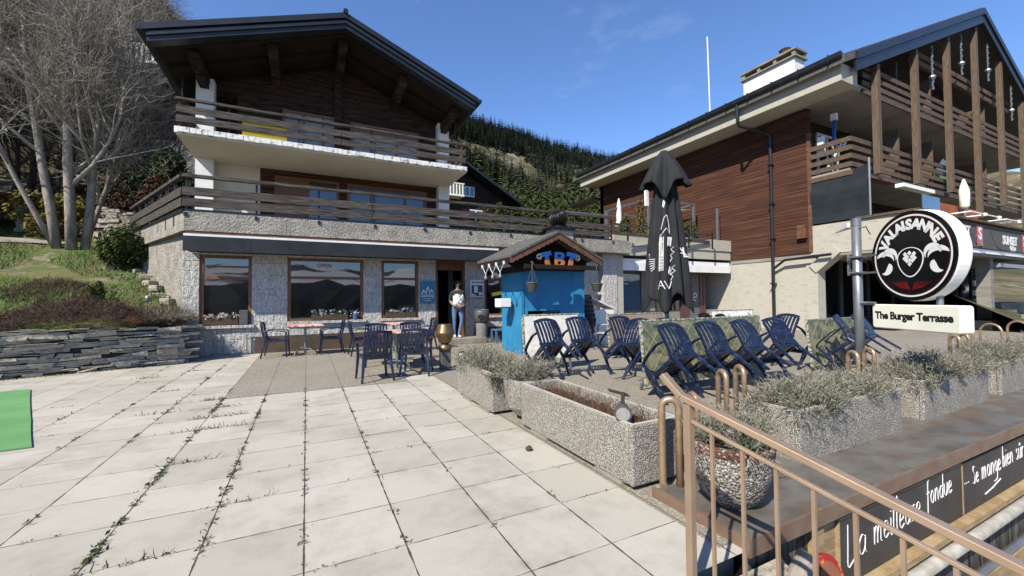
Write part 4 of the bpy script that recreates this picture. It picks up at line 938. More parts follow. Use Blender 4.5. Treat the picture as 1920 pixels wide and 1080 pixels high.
def on_umb(a, z): r = ufold(z, a)+.007; return Vector((ux+r*cos(a), uy+r*sin(a), z))
def uline(b, pts, w=.006):   # pts in (angle offset rad, z)
    P = []
    for (a0, z0), (a1, z1) in zip(pts, pts[1:]):
        m = max(2, int(max(abs(a1-a0)*.4, abs(z1-z0))/.015))
        P += [on_umb(cam_a+lerp(a0, a1, k/m), lerp(z0, z1, k/m)) for k in range(m)]
    P.append(on_umb(cam_a+pts[-1][0], pts[-1][1])); b.tube(P, w, 4)
b = MB(); rr = random.Random(2)
def glyph(b, strokes, a, z, s, w=.0045, ang=1.0):
    for st in strokes: uline(b, [(a+x*s/.28*ang, z+y*s) for x, y in st], w)
GA = [[(0, 0), (.4, 1), (.8, 0)], [(.18, .4), (.62, .4)]]; GV = [[(0, 1), (.4, 0), (.8, 1)]]; GL = [[(0, 1), (0, 0), (.6, 0)]]
glyph(b, GA, -.42, 1.46, .13, .007); glyph(b, GV, -.08, 1.46, .13, .007)
glyph(b, GA, .95, 1.98, .16, .011); glyph(b, GL, 1.3, 1.98, .16, .011); glyph(b, GV, -1.35, 1.9, .14, .010)
uline(b, [(-.25, 2.42), (-.05, 2.62), (.1, 2.66), (.25, 2.5), (.3, 2.35), (.05, 2.44), (-.3, 2.3)], .0055)
uline(b, [(-.3, 2.35), (-.42, 2.2), (-.35, 2.0), (-.15, 1.98), (-.1, 2.2), (-.3, 2.3)], .005)
for k in range(5): uline(b, [(-.38, 1.98-.05*k), (-.12, 2.0-.05*k)], .006)
for k in range(4): uline(b, [(-.38+.085*k, 1.75), (-.36+.085*k, 2.3)], .006)
for k in range(7): uline(b, [(.1+.04*k, 2.15+.02*(k % 2)), (.14+.05*k, 2.3)], .005)
for k, z in enumerate((1.9, 1.6)): uline(b, [(.25, z), (.4, z+.06), (.3, z+.1), (.5, z+.15), (.35, z+.2), (.5, z+.24)], .005)
uline(b, [(.1, 1.72), (.2, 1.82), (.3, 1.78), (.25, 1.68), (.12, 1.7), (.2, 1.78)], .005)
for k in range(6): uline(b, [(-.75-.03*k, 1.75+.04*k), (-.62, 1.8+.03*k)], .006)
uline(b, [(-.15, 2.8), (-.1, 2.9), (-.02, 2.86), (-.1, 2.78)], .008)
b.build('print', 'print_white', U)
b = MB(); b.box(ux-.30, ux-.24, uy+.12, uy+.16, 2.86, 3.12); b.build('tag', 'print_white', U)
# ================================================================ PILLAR SIGN
S = thing('pole_sign', 'grey steel pole carrying a round black brewery sign and a cream text board', 'sign', (6.0, 2.6, 0))
sdir = Vector((-.47, -.883, 0)); nrm = Vector((-.883, .47, 0)); up_ = Vector((0, 0, 1)); xr = sdir
MB().tube([(6.0, 2.6, 0), (6.0, 2.6, 2.26)], .048, 16).build('pole', 'galvanised', S, True)
MB().tube([(6.0, 2.6, 2.18), (6.0, 2.6, 2.27)], .052, 16).build('collar', 'galvanised', S)
cc = Vector((6.0, 2.6, 0))+sdir*.70; cc.z = 1.745
F = frame(cc+nrm*.0, xr, up_)      # z axis = xr x up
zz = F.col[2].xyz; sgn = 1 if zz.dot(nrm) > 0 else -1
def disc(r, z0, z1, n=64): return [(r*cos(2*pi*i/n), r*sin(2*pi*i/n)) for i in range(n)]
R = .475
def D(z): return frame(cc+nrm*z, xr, up_) if sgn > 0 else frame(cc+nrm*z, -xr, up_)
Fs = D(0)
b = MB(); b.prism([(x, y) for x, y in disc(R, 0, 0)], -.135, 0, Fs); b.build('drum', 'sign_white', S, bevel=.02)
b = MB(); b.prism(disc(R-.004, 0, 0), 0, .012, Fs); face = b.build('face', 'sign_black', S)
def ring(b, r0, r1, z, F, n=64, mat=None):
    vs = [F @ Vector((r*cos(2*pi*i/n), r*sin(2*pi*i/n), z)) for r in (r0, r1) for i in range(n)]; b.add(vs, [(i, (i+1) % n, n+(i+1) % n, n+i) for i in range(n)])
b = MB(); ring(b, .415, .432, .0135, Fs); b.build('rim_line', 'sign_white', S)
b = MB(); ring(b, .402, .407, .0135, Fs); b.build('rim_line', 'sign_red', S)
b = MB(); word = 'VALAISANNE'; angs = [156, 140, 125.5, 112, 102, 91, 77, 61.5, 44.5, 28]
flip = 1
for ch, a in zip(word, angs):
    a = radians(a); r = .325; T = Fs @ Matrix.Translation((flip*r*cos(a), r*sin(a), .013)) @ (Matrix.Rotation(a-pi/2, 4, 'Z') if flip > 0 else Matrix.Rotation(pi-(a-pi/2), 4, 'Z'))
    put_text(b, ch, .145, T, .001, .007)
b.build('lettering', 'sign_white', S)
b = MB(); z = .014
def poly(pts, mat=None, zz=z): b.prism(pts, zz-.001, zz, Fs, mat)
def arc_leaf(cx, cy, r0, r1, a0, a1, w, n=14):    # a curled tapering horn segment
    o_, i_ = [], []
    for k in range(n+1):
        t = k/n; a = radians(lerp(a0, a1, t)); r = lerp(r0, r1, t); h = w*sin(pi*min(1, t*1.0)**.7)
        o_.append((cx+(r+h/2)*cos(a), cy+(r+h/2)*sin(a))); i_.append((cx+(r-h/2)*cos(a), cy+(r-h/2)*sin(a)))
    return o_+i_[::-1]
for sx in (-1, 1):
    for q in (arc_leaf(.235, -.005, .085, .075, 8, 205, .062), arc_leaf(.255, -.075, .165, .075, 28, 150, .055), arc_leaf(.315, -.10, .075, .075, 150, 290, .07)):
        pts = [(sx*x, y) for x, y in q]
        for k in range(len(pts)//2-1):
            p = [pts[k], pts[k+1], pts[-k-2], pts[-k-1]]; b.prism(p, z-.001, z+.0004*(k % 2), Fs)
face_pts = [(.15*cos(t)*(1-.18*max(0, -sin(t))**2), .115*sin(t)-.045 if sin(t) > 0 else .20*sin(t)-.045) for t in [i*2*pi/40 for i in range(41)]]
b.prism([(x*1.0, y+.02) for x, y in face_pts[:-1]], z+.001, z+.0015, Fs)
b.build('horns', 'sign_white', S); b = MB(); b.prism([(x*.90, y*.93+.017) for x, y in face_pts[:-1]], z+.0015, z+.003, Fs); b.build('ram_face', 'sign_black', S); b = MB(); z = .018
for i, (x, y) in enumerate([(0, .03), (-.05, .02), (.05, .02), (-.028, -.01), (.028, -.01), (0, -.045), (-.055, -.025), (.055, -.025), (-.03, -.05), (.03, -.05), (0, -.085)]): poly([(x, y+.024), (x+.024, y), (x, y-.028), (x-.024, y)], None, z+.002)
b.build('hop_cone', 'sign_white', S); b = MB()
poly([(-.04, -.175), (0, -.19), (.04, -.175), (.012, -.208), (0, -.222), (-.012, -.208)])
b.build('ram_mouth', 'sign_white', S)
b = MB()
for k in range(9):
    b.prism([(-.23+.022*k, -.27), (-.222+.022*k, -.27), (-.10+.011*k, -.34-.002*k), (-.112+.011*k, -.34-.002*k)], .0125, .0145, Fs); b.prism([(.23-.022*k, -.27), (.222-.022*k, -.27), (.10-.011*k, -.34-.002*k), (.112-.011*k, -.34-.002*k)], .0125, .0145, Fs)
b.build('red_stripes', 'sign_red', S)
tc = Vector((6.0, 2.6, 0))+sdir*.68; tc.z = 1.095; Ft = frame(tc, xr if sgn > 0 else -xr, up_)
b = MB(); w, h, r = .485, .135, .03
rr_ = [(sx*(w-r)+r*cos(a), sy*(h-r)+r*sin(a)) for sx, sy, a0 in ((1, 1, 0), (-1, 1, pi/2), (-1, -1, pi), (1, -1, 1.5*pi)) for a in [a0+k*pi/8 for k in range(5)]]
b.prism(rr_, -.13, 0, Ft); b.build('text_board', 'sign_cream', S, bevel=.012)
b = MB(); T = Ft @ Matrix.Translation((-.01*flip, .01, .002)); put_text(b, 'The Burger Terrasse', .112, T if flip > 0 else T, .001, .0034, space=.92); b.build('lettering', 'lettering_black', S)
b = MB(); q = Vector((6.0, 2.6, 0))
for zc in (1.60, 1.80): b.beam(q+Vector((0, 0, zc)), q+sdir*.30+Vector((0, 0, zc)), .03, .02)
b.beam(q-sdir*.09+nrm*.03+Vector((0, 0, 1.58)), q-sdir*.09+nrm*.03+Vector((0, 0, 1.84)), .03, .02); b.box(5.93, 6.07, 2.53, 2.67, 1.60, 1.62); b.box(5.93, 6.07, 2.53, 2.67, 1.79, 1.81)
b.tube([q+Vector((0, 0, 1.24)), q+sdir*.24+Vector((0, 0, 1.24))], .02, 6); q2 = tc+sdir*.22-nrm*.08*(1 if sgn > 0 else 1); b.tube([q2+Vector((0, 0, .1)), q2+Vector((0, 0, .30))], .028, 8); b.build('bracket', 'galvanised', S)
b = MB(); b.beam(q-sdir*.06-Vector((0, 0, -2.2)), q-sdir*.33+Vector((0, 0, 2.16)), .12, .05, w2=.03, h2=.03); b.build('floodlight', 'sign_white', S)
b = MB(); b.tube([q+Vector((0, 0, 2.14)), q+sdir*.14+Vector((0, 0, 2.15)), q+sdir*.2+Vector((0, 0, 2.05))], .006, 5); b.tube([q+nrm*.06+Vector((0, 0, 1.82)), q+nrm*.07+sdir*-.03+Vector((0, 0, 1.7)), q+nrm*.06+Vector((0, 0, 1.6))], .005, 5); b.build('cable', 'stone_dark', S)
# ================================================================ PLANTERS
def planter_box(label, x0, x1, y0, y1, h, z=.035, group='pebbled concrete planters', rot=0):
    t = thing('concrete_planter', label, 'planter', ((x0+x1)/2, (y0+y1)/2, 0), 0, group); w = .045
    b = MB(); b.box(x0, x1, y0, y0+w, z, h); b.box(x0, x1, y1-w, y1, z, h); b.box(x0, x0+w, y0+w, y1-w, z, h); b.box(x1-w, x1, y0+w, y1-w, z, h); b.box(x0+w, x1-w, y0+w, y1-w, z, z+.05)
    b.build('trough', 'pebble_concrete', t, bevel=.012)
    b = MB(); b.box(x0+.01, x1-.01, y0+.01, y0+w-.008, h, h+.003); b.box(x0+.01, x1-.01, y1-w+.008, y1-.01, h, h+.003); b.box(x0+.01, x0+w-.008, y0+w-.008, y1-w+.008, h, h+.003); b.box(x1-w+.008, x1-.01, y0+w-.008, y1-w+.008, h, h+.003); b.build('rim', 'board_concrete', t)
    b = MB(); rr = random.Random(int(x0*31+y0*7)); nx = max(3, int((x1-x0)/.08)); ny = max(3, int((y1-y0)/.08))
    for j in range(ny+1):
        for i in range(nx+1): b.v.append((lerp(x0+w, x1-w, i/nx), lerp(y0+w, y1-w, j/ny), h-.09+rr.uniform(-.02, .02)))
    b.f = [(j*(nx+1)+i, j*(nx+1)+i+1, (j+1)*(nx+1)+i+1, (j+1)*(nx+1)+i) for j in range(ny) for i in range(nx)]; b.m = [0]*len(b.f); b.build('soil', 'soil', t, True)
    L = max(x1-x0, y1-y0)
    if y1-y0 > x1-x0: [MB().box(x0-.0, x1-.05, yy, yy+.30, .006, z).build('timber_skid', 'path', t) for yy in (y0+.12, y1-.5)]
    else: [MB().box(xx, xx+.3, y0+.04, y1-.05, .006, z).build('timber_skid', 'path', t) for xx in (x0+.1, x1-.5)]
    return t
planter_box('long empty pebbled trough with dead stalks and a spotlight beside the paving', 2.0, 2.46, 2.18, 3.82, .455)
planter_box('pebbled trough with grey lavender spilling over, farthest along the paving edge', 1.9, 2.36, 4.33, 5.53, .47)
planter_box('pebbled trough of lavender just right of the bronze handrail', 3.38, 5.02, 1.86, 2.34, .45)
planter_box('pebbled trough of lavender behind the base of the cream text sign', 5.62, 7.36, 1.9, 2.38, .45)
planter_box('pebbled trough of lavender at the far right edge of the photo', 7.86, 9.7, 1.92, 2.4, .46)
planter_box('pebbled trough lowest in the back right corner', 10.2, 12.0, 2.0, 2.45, .45)
def bowl(label, x, y, r, h, mat='pebble_bowl', n=24):
    t = thing('concrete_bowl', label, 'planter', (x, y, 0), 0, 'round pebbled bowls')
    b = MB(); b.lathe([(r*.42, .055), (r*.5, .06), (r*.78, h*.32), (r*.95, h*.65), (r, h*.95), (r, h), (r-.04, h), (r-.05, h-.06), (.01, h-.07)], (x, y, .0), n); b.build('bowl', mat, t, n > 12)
    if n > 12:
        b = MB(); b.lathe([(r*.93, h*.66), (r*1.008, h*.95), (r*1.012, h+.004), (r-.035, h+.004), (r-.04, h-.03), (r*.9, h-.04)], (x, y, 0), n); b.build('stained_rim', 'rust_pebble', t, True)
    return t
bowl('round pebbled bowl with rust-brown stain standing on the metal coping behind the bronze handrail', 2.39, 1.73, .245, .44)
bowl('faceted pebbled bowl of lavender between the two troughs along the paving', 2.20, 4.05, .28, .46, 'pebble_concrete', 8)
def lavender(label, x0, x1, y0, y1, z, n, L=.22, mat='lavender', droop=.5, seed=1, group='lavender in the planters', name='lavender_bush', hump=.12):
    rr = random.Random(seed); b = MB(); cx, cy = (x0+x1)/2, (y0+y1)/2
    nc = max(3, int((x1-x0)*(y1-y0)/.012)); cl = [(rr.uniform(x0+.04, x1-.04), rr.uniform(y0+.04, y1-.04), rr.uniform(.6, 1.2)) for _ in range(nc)]
    for i in range(n):
        px, py, k = cl[i % nc]; a = rr.uniform(0, 2*pi); sp = rr.random()**.6; edge = max(abs(px-cx)/((x1-x0)/2), abs(py-cy)/((y1-y0)/2))
        out = Vector((px-cx, py-cy, 0)); out = out.normalized()*edge**3*.5 if out.length > 0 else out
        d = Vector((cos(a)*sp, sin(a)*sp, .75*k))+out*1.3; d.normalize(); l = L*rr.uniform(.5, 1.15)*k
        p0 = Vector((px+rr.gauss(0, .02), py+rr.gauss(0, .02), z-.06)); p0 += d*l*rr.uniform(0, .5); p0.z += hump*(1-edge)*rr.random()
        if edge > .75 and rr.random() < droop: p0 += out*.10; d = (out*1.2+Vector((rr.gauss(0, .3), rr.gauss(0, .3), rr.uniform(-.8, .5)))).normalized(); l *= .8
        tip = p0+d*l; blade(b, p0, d, l, .0042, .25, rr)
        for q in range(4):
            pp = p0.lerp(tip, rr.uniform(.35, 1)); blade(b, pp, d+Vector((rr.gauss(0, .6), rr.gauss(0, .6), rr.gauss(0, .4))), rr.uniform(.018, .05), .006, .2, rr)
    o = b.build(name, mat); return tag(o, label, 'plant', group)
lavender('grey dry lavender spilling over the farthest trough by the paving', 1.88, 2.40, 4.32, 5.50, .46, 3300, .22, seed=1, hump=.12)
lavender('pale lavender filling the faceted bowl', 2.0, 2.5, 3.84, 4.28, .46, 1500, .19, seed=2, hump=.09)
lavender('grey lavender in the trough right of the bronze handrail', 3.42, 5.05, 1.82, 2.36, .45, 4300, .17, seed=3, hump=.07)
lavender('darker bushy lavender hanging over the trough behind the cream text sign', 5.62, 7.38, 1.85, 2.4, .45, 4300, .20, seed=4, hump=.10, droop=.7)
lavender('low lavender in the trough at the far right edge', 7.9, 9.7, 1.9, 2.4, .47, 2600, .2, seed=5)
lavender('low lavender in the lowest back right trough', 10.2, 12, 2.0, 2.45, .46, 1300, .22, seed=8)
lavender('silvery lavender in the rust-stained bowl', 2.21, 2.57, 1.56, 1.92, .45, 900, .17, seed=6, hump=.08)
b = MB(); rr = random.Random(3)
for k in range(60): leaf(b, (2.30+rr.gauss(0, .05), 1.56+rr.gauss(0, .04), .45+rr.uniform(0, .05)), .035, rr, 1)
tag(b.build('green_sprout', 'leaf_small'), 'fresh green sprout at the front of the rust-stained bowl', 'plant')
b = MB()
for k in range(520):
    y = rr.uniform(2.3, 3.75); x = rr.uniform(2.06, 2.4); blade(b, (x, y, .37), (rr.gauss(0, .5), rr.gauss(0, .5), 1), rr.uniform(.05, .19)*(1.4 if y < 2.9 else 1), .0035, .8, rr)
for k in range(900): blade(b, (rr.uniform(2.06, 2.4), rr.uniform(2.3, 3.78), .375), (rr.gauss(0, 1), rr.gauss(0, 1), .25), rr.uniform(.02, .06), .004, .5, rr)
tag(b.build('dead_stalks', 'dry_stalk'), 'reddish dead stalks in the long empty trough', 'plant')
# spotlight on the trough
t = thing('spotlight', 'small black solar spotlight clipped to the near end of the empty trough', 'spotlight', (2.04, 2.38, .46))
hd = Vector((-.62, -.75, -.10)).normalized(); c0 = Vector((2.06, 2.34, .51))
b = MB(); b.tube([c0-hd*.07, c0-hd*.05, c0+hd*.03, c0+hd*.06], [.03, .046, .052, .062], 18); b.build('lamp_head', 'grey_plastic', t, False)
MB().tube([c0+hd*.061, c0+hd*.066], [.049, .049], 18).build('lens', 'bulb', t)
b = MB(); b.beam(c0-hd*.02+Vector((0, 0, .04)), c0+Vector((.03, .03, .13)), .025, .02); b.beam((2.04, 2.47, .64), (2.17, 2.40, .60), .08, .008); b.build('solar_panel', 'stone_dark', t)
t = thing('spotlight', 'small white-faced round spotlight at the far end of the lavender trough', 'spotlight', (1.95, 5.5, .5))
b = MB(); b.tube([(1.98, 5.52, .56), (1.93, 5.44, .55)], [.05, .055], 14); b.build('lamp_head', 'stone_dark', t); MB().tube([(1.93, 5.44, .55), (1.928, 5.437, .55)], [.045, .045], 14).build('lens', 'sign_white', t)
# ================================================================ COPING, CHALKBOARDS, LOWER FRONT
t = thing('coping', 'weathered brown-grey sheet metal coping along the edge of the terrace', 'coping', (2.1, 1.42, 0))
b = MB()
for x0, x1 in ((2.10, 3.9), (3.906, 6.1), (6.106, 9), (9.006, 14)): b.box(x0, x1, 1.42, 2.06, .035, .06)
b.build('cover_sheet', 'cap_metal', t)
b = MB(); b.box(2.07, 14, 1.40, 1.4198, -.03, .066); b.box(2.07, 2.0998, 1.42, 2.08, -.03, .066); b.build('edge_strip', 'cap_edge', t)
t = thing('front_panelling', 'dark weathered timber panelling of the bar front below the terrace coping', 'wall', (3, 1.5, -2.2))
b = MB(); b.box(2.2, 2.80, 1.47, 1.52, -2.2, -.03); b.box(3.2, 14, 1.44, 1.5, -2.2, -.56); b.box(2.12, 2.2, 1.46, 2.3, -2.2, -.03); b.build('siding', 'dark_siding', t)
b = MB(); b.box(2.80, 3.02, 1.45, 1.52, -2.2, -.03); b.box(3.02, 14, 1.46, 1.5, -.55, -.03); b.box(2.72, 2.80, 1.42, 1.5, -2.2, -.05); b.build('pale_timber', 'light_timber', t)
b = MB(); b.box(3.0, 14, 1.36, 1.45, -.545, -.50); b.build('ledge', 'light_timber', t); b = MB(); b.tube([(3.0, 1.34, -.60), (14, 1.34, -.60)], .042, 12); b.build('rail_pipe', 'grey_pipe', t, True)
b = MB(); b.tube([(3.4, 1.38, -.98), (14, 1.38, -.98)], .03, 8); b.build('steel_bar', 'galvanised', t)
b = MB()
for x in (4.7, 6.3, 8.2): b.box(x, x+.16, 1.30, 1.42, -2.2, -1.0)
b.build('stud', 'orange_timber', t)
for x in (4.95, 6.6, 8.5): MB().box(x, x+1.15, 1.36, 1.43, -2.2, -1.02).build('plywood', 'light_timber', t)
MB().box(4.0, 4.6, 1.36, 1.43, -2.2, -1.04).build('hatch', 'glass_dark', t)
# chalk handwriting as strokes
G_ = {'L': (.5, [[(.08, 1), (.06, .5), (.05, 0), (.25, .05), (.42, .14)]]), 'a': (.5, [[(.38, .42), (.22, .5), (.06, .3), (.1, .05), (.25, .02), (.38, .2), (.4, .45), (.38, .1), (.46, .0)]]),
 'm': (.62, [[(.04, .5), (.04, 0), (.06, .3), (.16, .5), (.24, .4), (.24, 0), (.26, .3), (.38, .5), (.46, .4), (.46, .05), (.54, 0)]]), 'e': (.42, [[(.04, .22), (.3, .3), (.26, .48), (.1, .46), (.04, .2), (.12, .0), (.36, .1)]]),
 'i': (.2, [[(.08, .5), (.08, .02), (.14, 0)], [(.09, .68), (.10, .71)]]), 'l': (.22, [[(.05, .3), (.12, .95), (.07, .98), (.06, .1), (.16, 0)]]), 'u': (.46, [[(.04, .5), (.05, .1), (.18, 0), (.32, .15), (.36, .5), (.36, .08), (.44, 0)]]),
 'r': (.34, [[(.05, .5), (.06, 0), (.08, .32), (.2, .5), (.3, .45)]]), 'f': (.36, [[(.28, .95), (.2, 1.0), (.13, .8), (.12, .2), (.1, -.3)], [(.02, .45), (.28, .5)]]), 'o': (.42, [[(.2, .5), (.05, .3), (.1, .04), (.26, .04), (.34, .3), (.2, .5)]]),
 'n': (.46, [[(.05, .5), (.05, 0), (.07, .3), (.2, .5), (.32, .4), (.33, .05), (.4, 0)]]), 'd': (.46, [[(.34, .4), (.2, .5), (.05, .3), (.1, .03), (.26, .05), (.36, .4), (.38, .95), (.36, .1), (.42, 0)]]), 's': (.36, [[(.28, .48), (.12, .5), (.08, .36), (.26, .2), (.2, .02), (.04, .05)]]),
 'g': (.44, [[(.34, .42), (.2, .5), (.05, .3), (.12, .06), (.3, .12), (.36, .45), (.34, -.2), (.16, -.34), (-.1, -.36)]]), 'b': (.42, [[(.06, .95), (.05, 0), (.08, .3), (.22, .48), (.34, .28), (.24, .02), (.06, .06)]]), 'c': (.38, [[(.32, .42), (.18, .5), (.05, .28), (.12, .02), (.34, .08)]]),
 '^': (.0, [[(-.34, .62), (-.24, .74), (-.14, .62)]]), '.': (.18, [[(.06, .02), (.08, .05)]]), ' ': (.3, []), 'S': (.42, [[(.34, .8), (.14, .85), (.08, .62), (.3, .35), (.24, .02), (.04, .05)]])}
def chalk(b, txt, x, z, s, slope=0, y=1.425):
    for ch in txt:
        w, st = G_[ch]
        for q in st:
            if len(q) > 2:   # Catmull-Rom smoothing
                p = [q[0]]+q+[q[-1]]; o = []
                for i in range(1, len(p)-2):
                    for k in range(4):
                        t = k/4; o.append(tuple(.5*((2*p[i][c])+(-p[i-1][c]+p[i+1][c])*t+(2*p[i-1][c]-5*p[i][c]+4*p[i+1][c]-p[i+2][c])*t*t+(-p[i-1][c]+3*p[i][c]-3*p[i+1][c]+p[i+2][c])*t**3) for c in (0, 1)))
                q = o+[q[-1]]
            b.tube([(x+a*s*.9, y, z+c*s) for a, c in q], .0032, 4)
        x += w*s*.95; z += w*s*slope
    return x
t = thing('chalkboard', 'dark chalkboard reading La meilleure fondue', 'chalkboard', (2.98, 1.44, -.46), 0, 'chalkboards under the coping')
MB().box(2.99, 4.868, 1.43, 1.455, -.495, -.075).build('board', 'chalkboard', t); b = MB(); b.box(2.99, 4.868, 1.425, 1.45, -.073, -.062); b.box(2.98, 2.988, 1.425, 1.45, -.5, -.06); b.build('trim', 'light_timber', t)
b = MB(); 
for txt, x, z, sz, sl_ in (('L', 3.06, -.38, .26, 0), ('a', 3.20, -.35, .25, 0), ('meilleure', 3.40, -.33, .225, .03), ('fondue', 4.20, -.26, .19, .02)): b = MB(); chalk(b, txt, x, z, sz, sl_); b.build('chalk_word', 'chalk', t)
t = thing('chalkboard', 'dark chalkboard whose writing runs on after three dots, right of the first', 'chalkboard', (4.88, 1.44, -.46), 0, 'chalkboards under the coping')
MB().box(4.88, 7.2, 1.43, 1.455, -.495, -.075).build('board', 'chalkboard', t); b = MB(); b.box(4.87, 4.879, 1.424, 1.45, -.49, -.075); b.build('trim', 'light_timber', t)
b = MB(); 
for txt, x, z, sz, sl_ in (('...', 4.90, -.25, .22, 0), ('Se', 5.08, -.28, .17, 0), ('mange', 5.28, -.28, .2, 0), ('bien', 5.78, -.27, .2, 0), ('su^r', 6.14, -.27, .2, 0), ('c', 6.42, -.27, .2, 0)): b = MB(); chalk(b, txt, x, z, sz, sl_); b.build('chalk_word', 'chalk', t)
b = MB(); b.tube([(5.34, 1.425, -.42), (5.52, 1.425, -.40), (5.72, 1.425, -.36)], .0045, 4); b.build('underline', 'chalk', t)
t = thing('bar_shelf', 'dark shelf against the timber panelling below the coping', 'shelf', (2.5, 1.2, -2.2)); MB().box(2.15, 2.75, 1.15, 1.46, -.35, -.32).build('board', 'dark_siding', t); MB().box(2.2, 2.26, 1.2, 1.4, -2.2, -.35).build('leg', 'dark_siding', t); MB().box(2.64, 2.7, 1.2, 1.4, -2.2, -.35).build('leg', 'dark_siding', t)
t = thing('log', 'short sawn log leaning on the dark panelling under the coping', 'log', (2.3, 1.3, -.32)); MB().tube([(2.25, 1.30, -.30), (2.33, 1.31, -.14), (2.39, 1.29, -.04)], [.062, .052, .047], 14).build('bark', 'bark', t, False); MB().tube([(2.39, 1.29, -.04), (2.393, 1.289, -.034)], [.042, .041], 14).build('cut_end', 'bark_end', t)
t = thing('red_bowl', 'round red patterned dish standing on edge against the pale timber', 'dish', (2.5, 1.27, -.32)); T = frame((2.52, 1.27, -.19), (1, 0, 0), (0, .35, 1)); MB().prism([(.12*cos(i*pi/16), .12*sin(i*pi/16)) for i in range(32)], 0, .02, T).build('dish', 'red_enamel', t); MB().prism([(.085*cos(i*pi/12), .085*sin(i*pi/12)) for i in range(24)], .02, .024, T).build('dish_centre', 'terracotta', t)
# ================================================================ COPPER LOOPS AND HANDRAIL
def loop(x, y, z0, h, w, ang, label):
    t = thing('tube_loop', label, 'railing loop', (x, y, max(z0, 0)), 0, 'copper-coloured upright tube loops'); r = .022; d = Vector((cos(ang), sin(ang), 0))*w/2; c = Vector((x, y, 0)); pts = [c-d+Vector((0, 0, z0))]
    for i in range(9): a = pi-i*pi/8; pts.append(c+d*cos(a)+Vector((0, 0, h-w/2+w/2*sin(a))))
    pts.append(c+d+Vector((0, 0, z0)))
    MB().tube(pts, r, 12).build('tube', 'copper_paint', t, True); b = MB(); b.lathe([(.03, 0), (.03, .004)], (c-d)[:2]+(z0,) if 0 else (x-d.x, y-d.y, z0), 10); b.lathe([(.03, 0), (.03, .004)], (x+d.x, y+d.y, z0), 10); b.build('weld_foot', 'copper_paint', t); return t
for x, y, h, lab in ((2.62, 2.2, .60, 'copper tube loop just behind the rust-stained bowl'), (3.28, 2.44, .68, 'left of the two tall copper loops behind the handrail'), (3.52, 2.44, .70, 'right of the two tall copper loops behind the handrail'),
                     (5.50, 2.45, .70, 'left of the two copper loops right of the grey sign pole'), (5.86, 2.45, .71, 'right of the two copper loops right of the grey sign pole'), (8.30, 2.46, .74, 'left copper loop rising from the plants under the cream sign'), (8.62, 2.46, .75, 'right copper loop rising from the plants under the cream sign'),
                     (11.1, 3.2, .76, 'tall copper loop half hidden by the end of the cream sign'), (12.6, 3.2, .72, 'single copper loop right of the cream sign'), (14.2, 3.2, .72, 'copper loop at the right edge of the photo')):
    loop(x, y, .008, h, .13 if x < 9 else .34, 1.15 if x < 9 else 1.3, lab)
t = thing('tube_loop', 'nearest long copper tube loop bent round at the end of the metal coping', 'railing loop', (2.06, 1.98, 0), 0, 'copper-coloured upright tube loops')
pts = [(2.06, 2.0, .0)]; c = Vector((2.22, 2.05, 0)); d = Vector((-.05, .045, 0)).normalized()*.055
pts = [c+d+Vector((0, 0, -.02))]+[c+d*cos(a)+Vector((0, 0, .57+.055*sin(a))) for a in [i*pi/8 for i in range(9)]]+[c-d+Vector((0, 0, .05)), c-d+Vector((.01, -.03, 0.01))]
pts = [c-d*1+Vector((.10, -.25, -.07)), c+d+Vector((.05, -.12, -.075)), c+d+Vector((.0, -.02, -.04)), c+d+Vector((0, 0, .05))]+[c+d*cos(a)+Vector((0, 0, .57+.055*sin(a))) for a in [i*pi/8 for i in range(9)]]+[c-d+Vector((0, 0, .1)), c-d+Vector((0, 0, -.10))]
pts = [c-d+Vector((0, 0, -.02))]+[c+Vector((0, 0, .585))-d*cos(a)+Vector((0, 0, .055*sin(a))) for a in [i*pi/8 for i in range(9)]]+[c+d+Vector((0, 0, .08))]+[c+d+Vector((.04*k/4+.02*k, -.018*k*k*.35, .06-.035*min(k, 2)-.006*k)) for k in range(1, 4)]
MB().tube(pts, .0245, 12).build('tube', 'copper_paint', t, True)
H_ = thing('handrail', 'bronze painted steel stair railing with thin upright bars in the near right corner', 'railing', (1.70, 1.43, 0))
hp = Vector((1.553, 1.327, 0)); hd = Vector((.3086, -.951, 0)); SL = -.3414
def hpt(s, z): return hp+hd*s+Vector((0, 0, z+SL*s))
b = MB(); b.beam(hpt(-.03, .872), hpt(2.6, .872), .05, .028); b.beam(hpt(-.03, .872), hpt(-.12, .93)-Vector((0, 0, .00)), .05, .028); b.build('top_rail', 'rail_paint', H_, bevel=.004)
b = MB(); b.beam(hpt(.0, .782), hpt(2.6, .782), .022, .014); b.beam(hpt(.02, .06), hpt(2.2, .06), .022, .014); b.build('cross_rail', 'rail_paint', H_, bevel=.002)
b = MB(); b.beam(hp+Vector((0, 0, -.35)), hpt(0, .86), .034, .034, (1, 0, 0)); b.build('post', 'rail_paint', H_, bevel=.003)
for i in range(21): s = .12*(i+1)-.021; q = hpt(s, 0); b = MB(); b.beam(q+Vector((0, 0, .06)), q+Vector((0, 0, .778)), .013, .013, (1, 0, 0)); b.build('baluster', 'rail_paint', H_)
# ================================================================ GREEN MAT
b = MB(); n = 24; P4 = [(-5.6, 5.15), (-2.26, 5.4), (-3.78, 8.97), (-6.6, 8.6)]
tp = []; 
for i in range(4):
    a, c = Vector(P4[i]), Vector(P4[(i+1) % 4])
    for k in range(12): q = a.lerp(c, k/12); tp.append((q.x+rnd.uniform(-.004, .004), q.y+rnd.uniform(-.004, .004)))
b.prism(tp, .004, .016); tag(b.build('artificial_turf', 'astroturf'), 'bright green artificial turf mat lying on the paving at the left edge', 'mat')
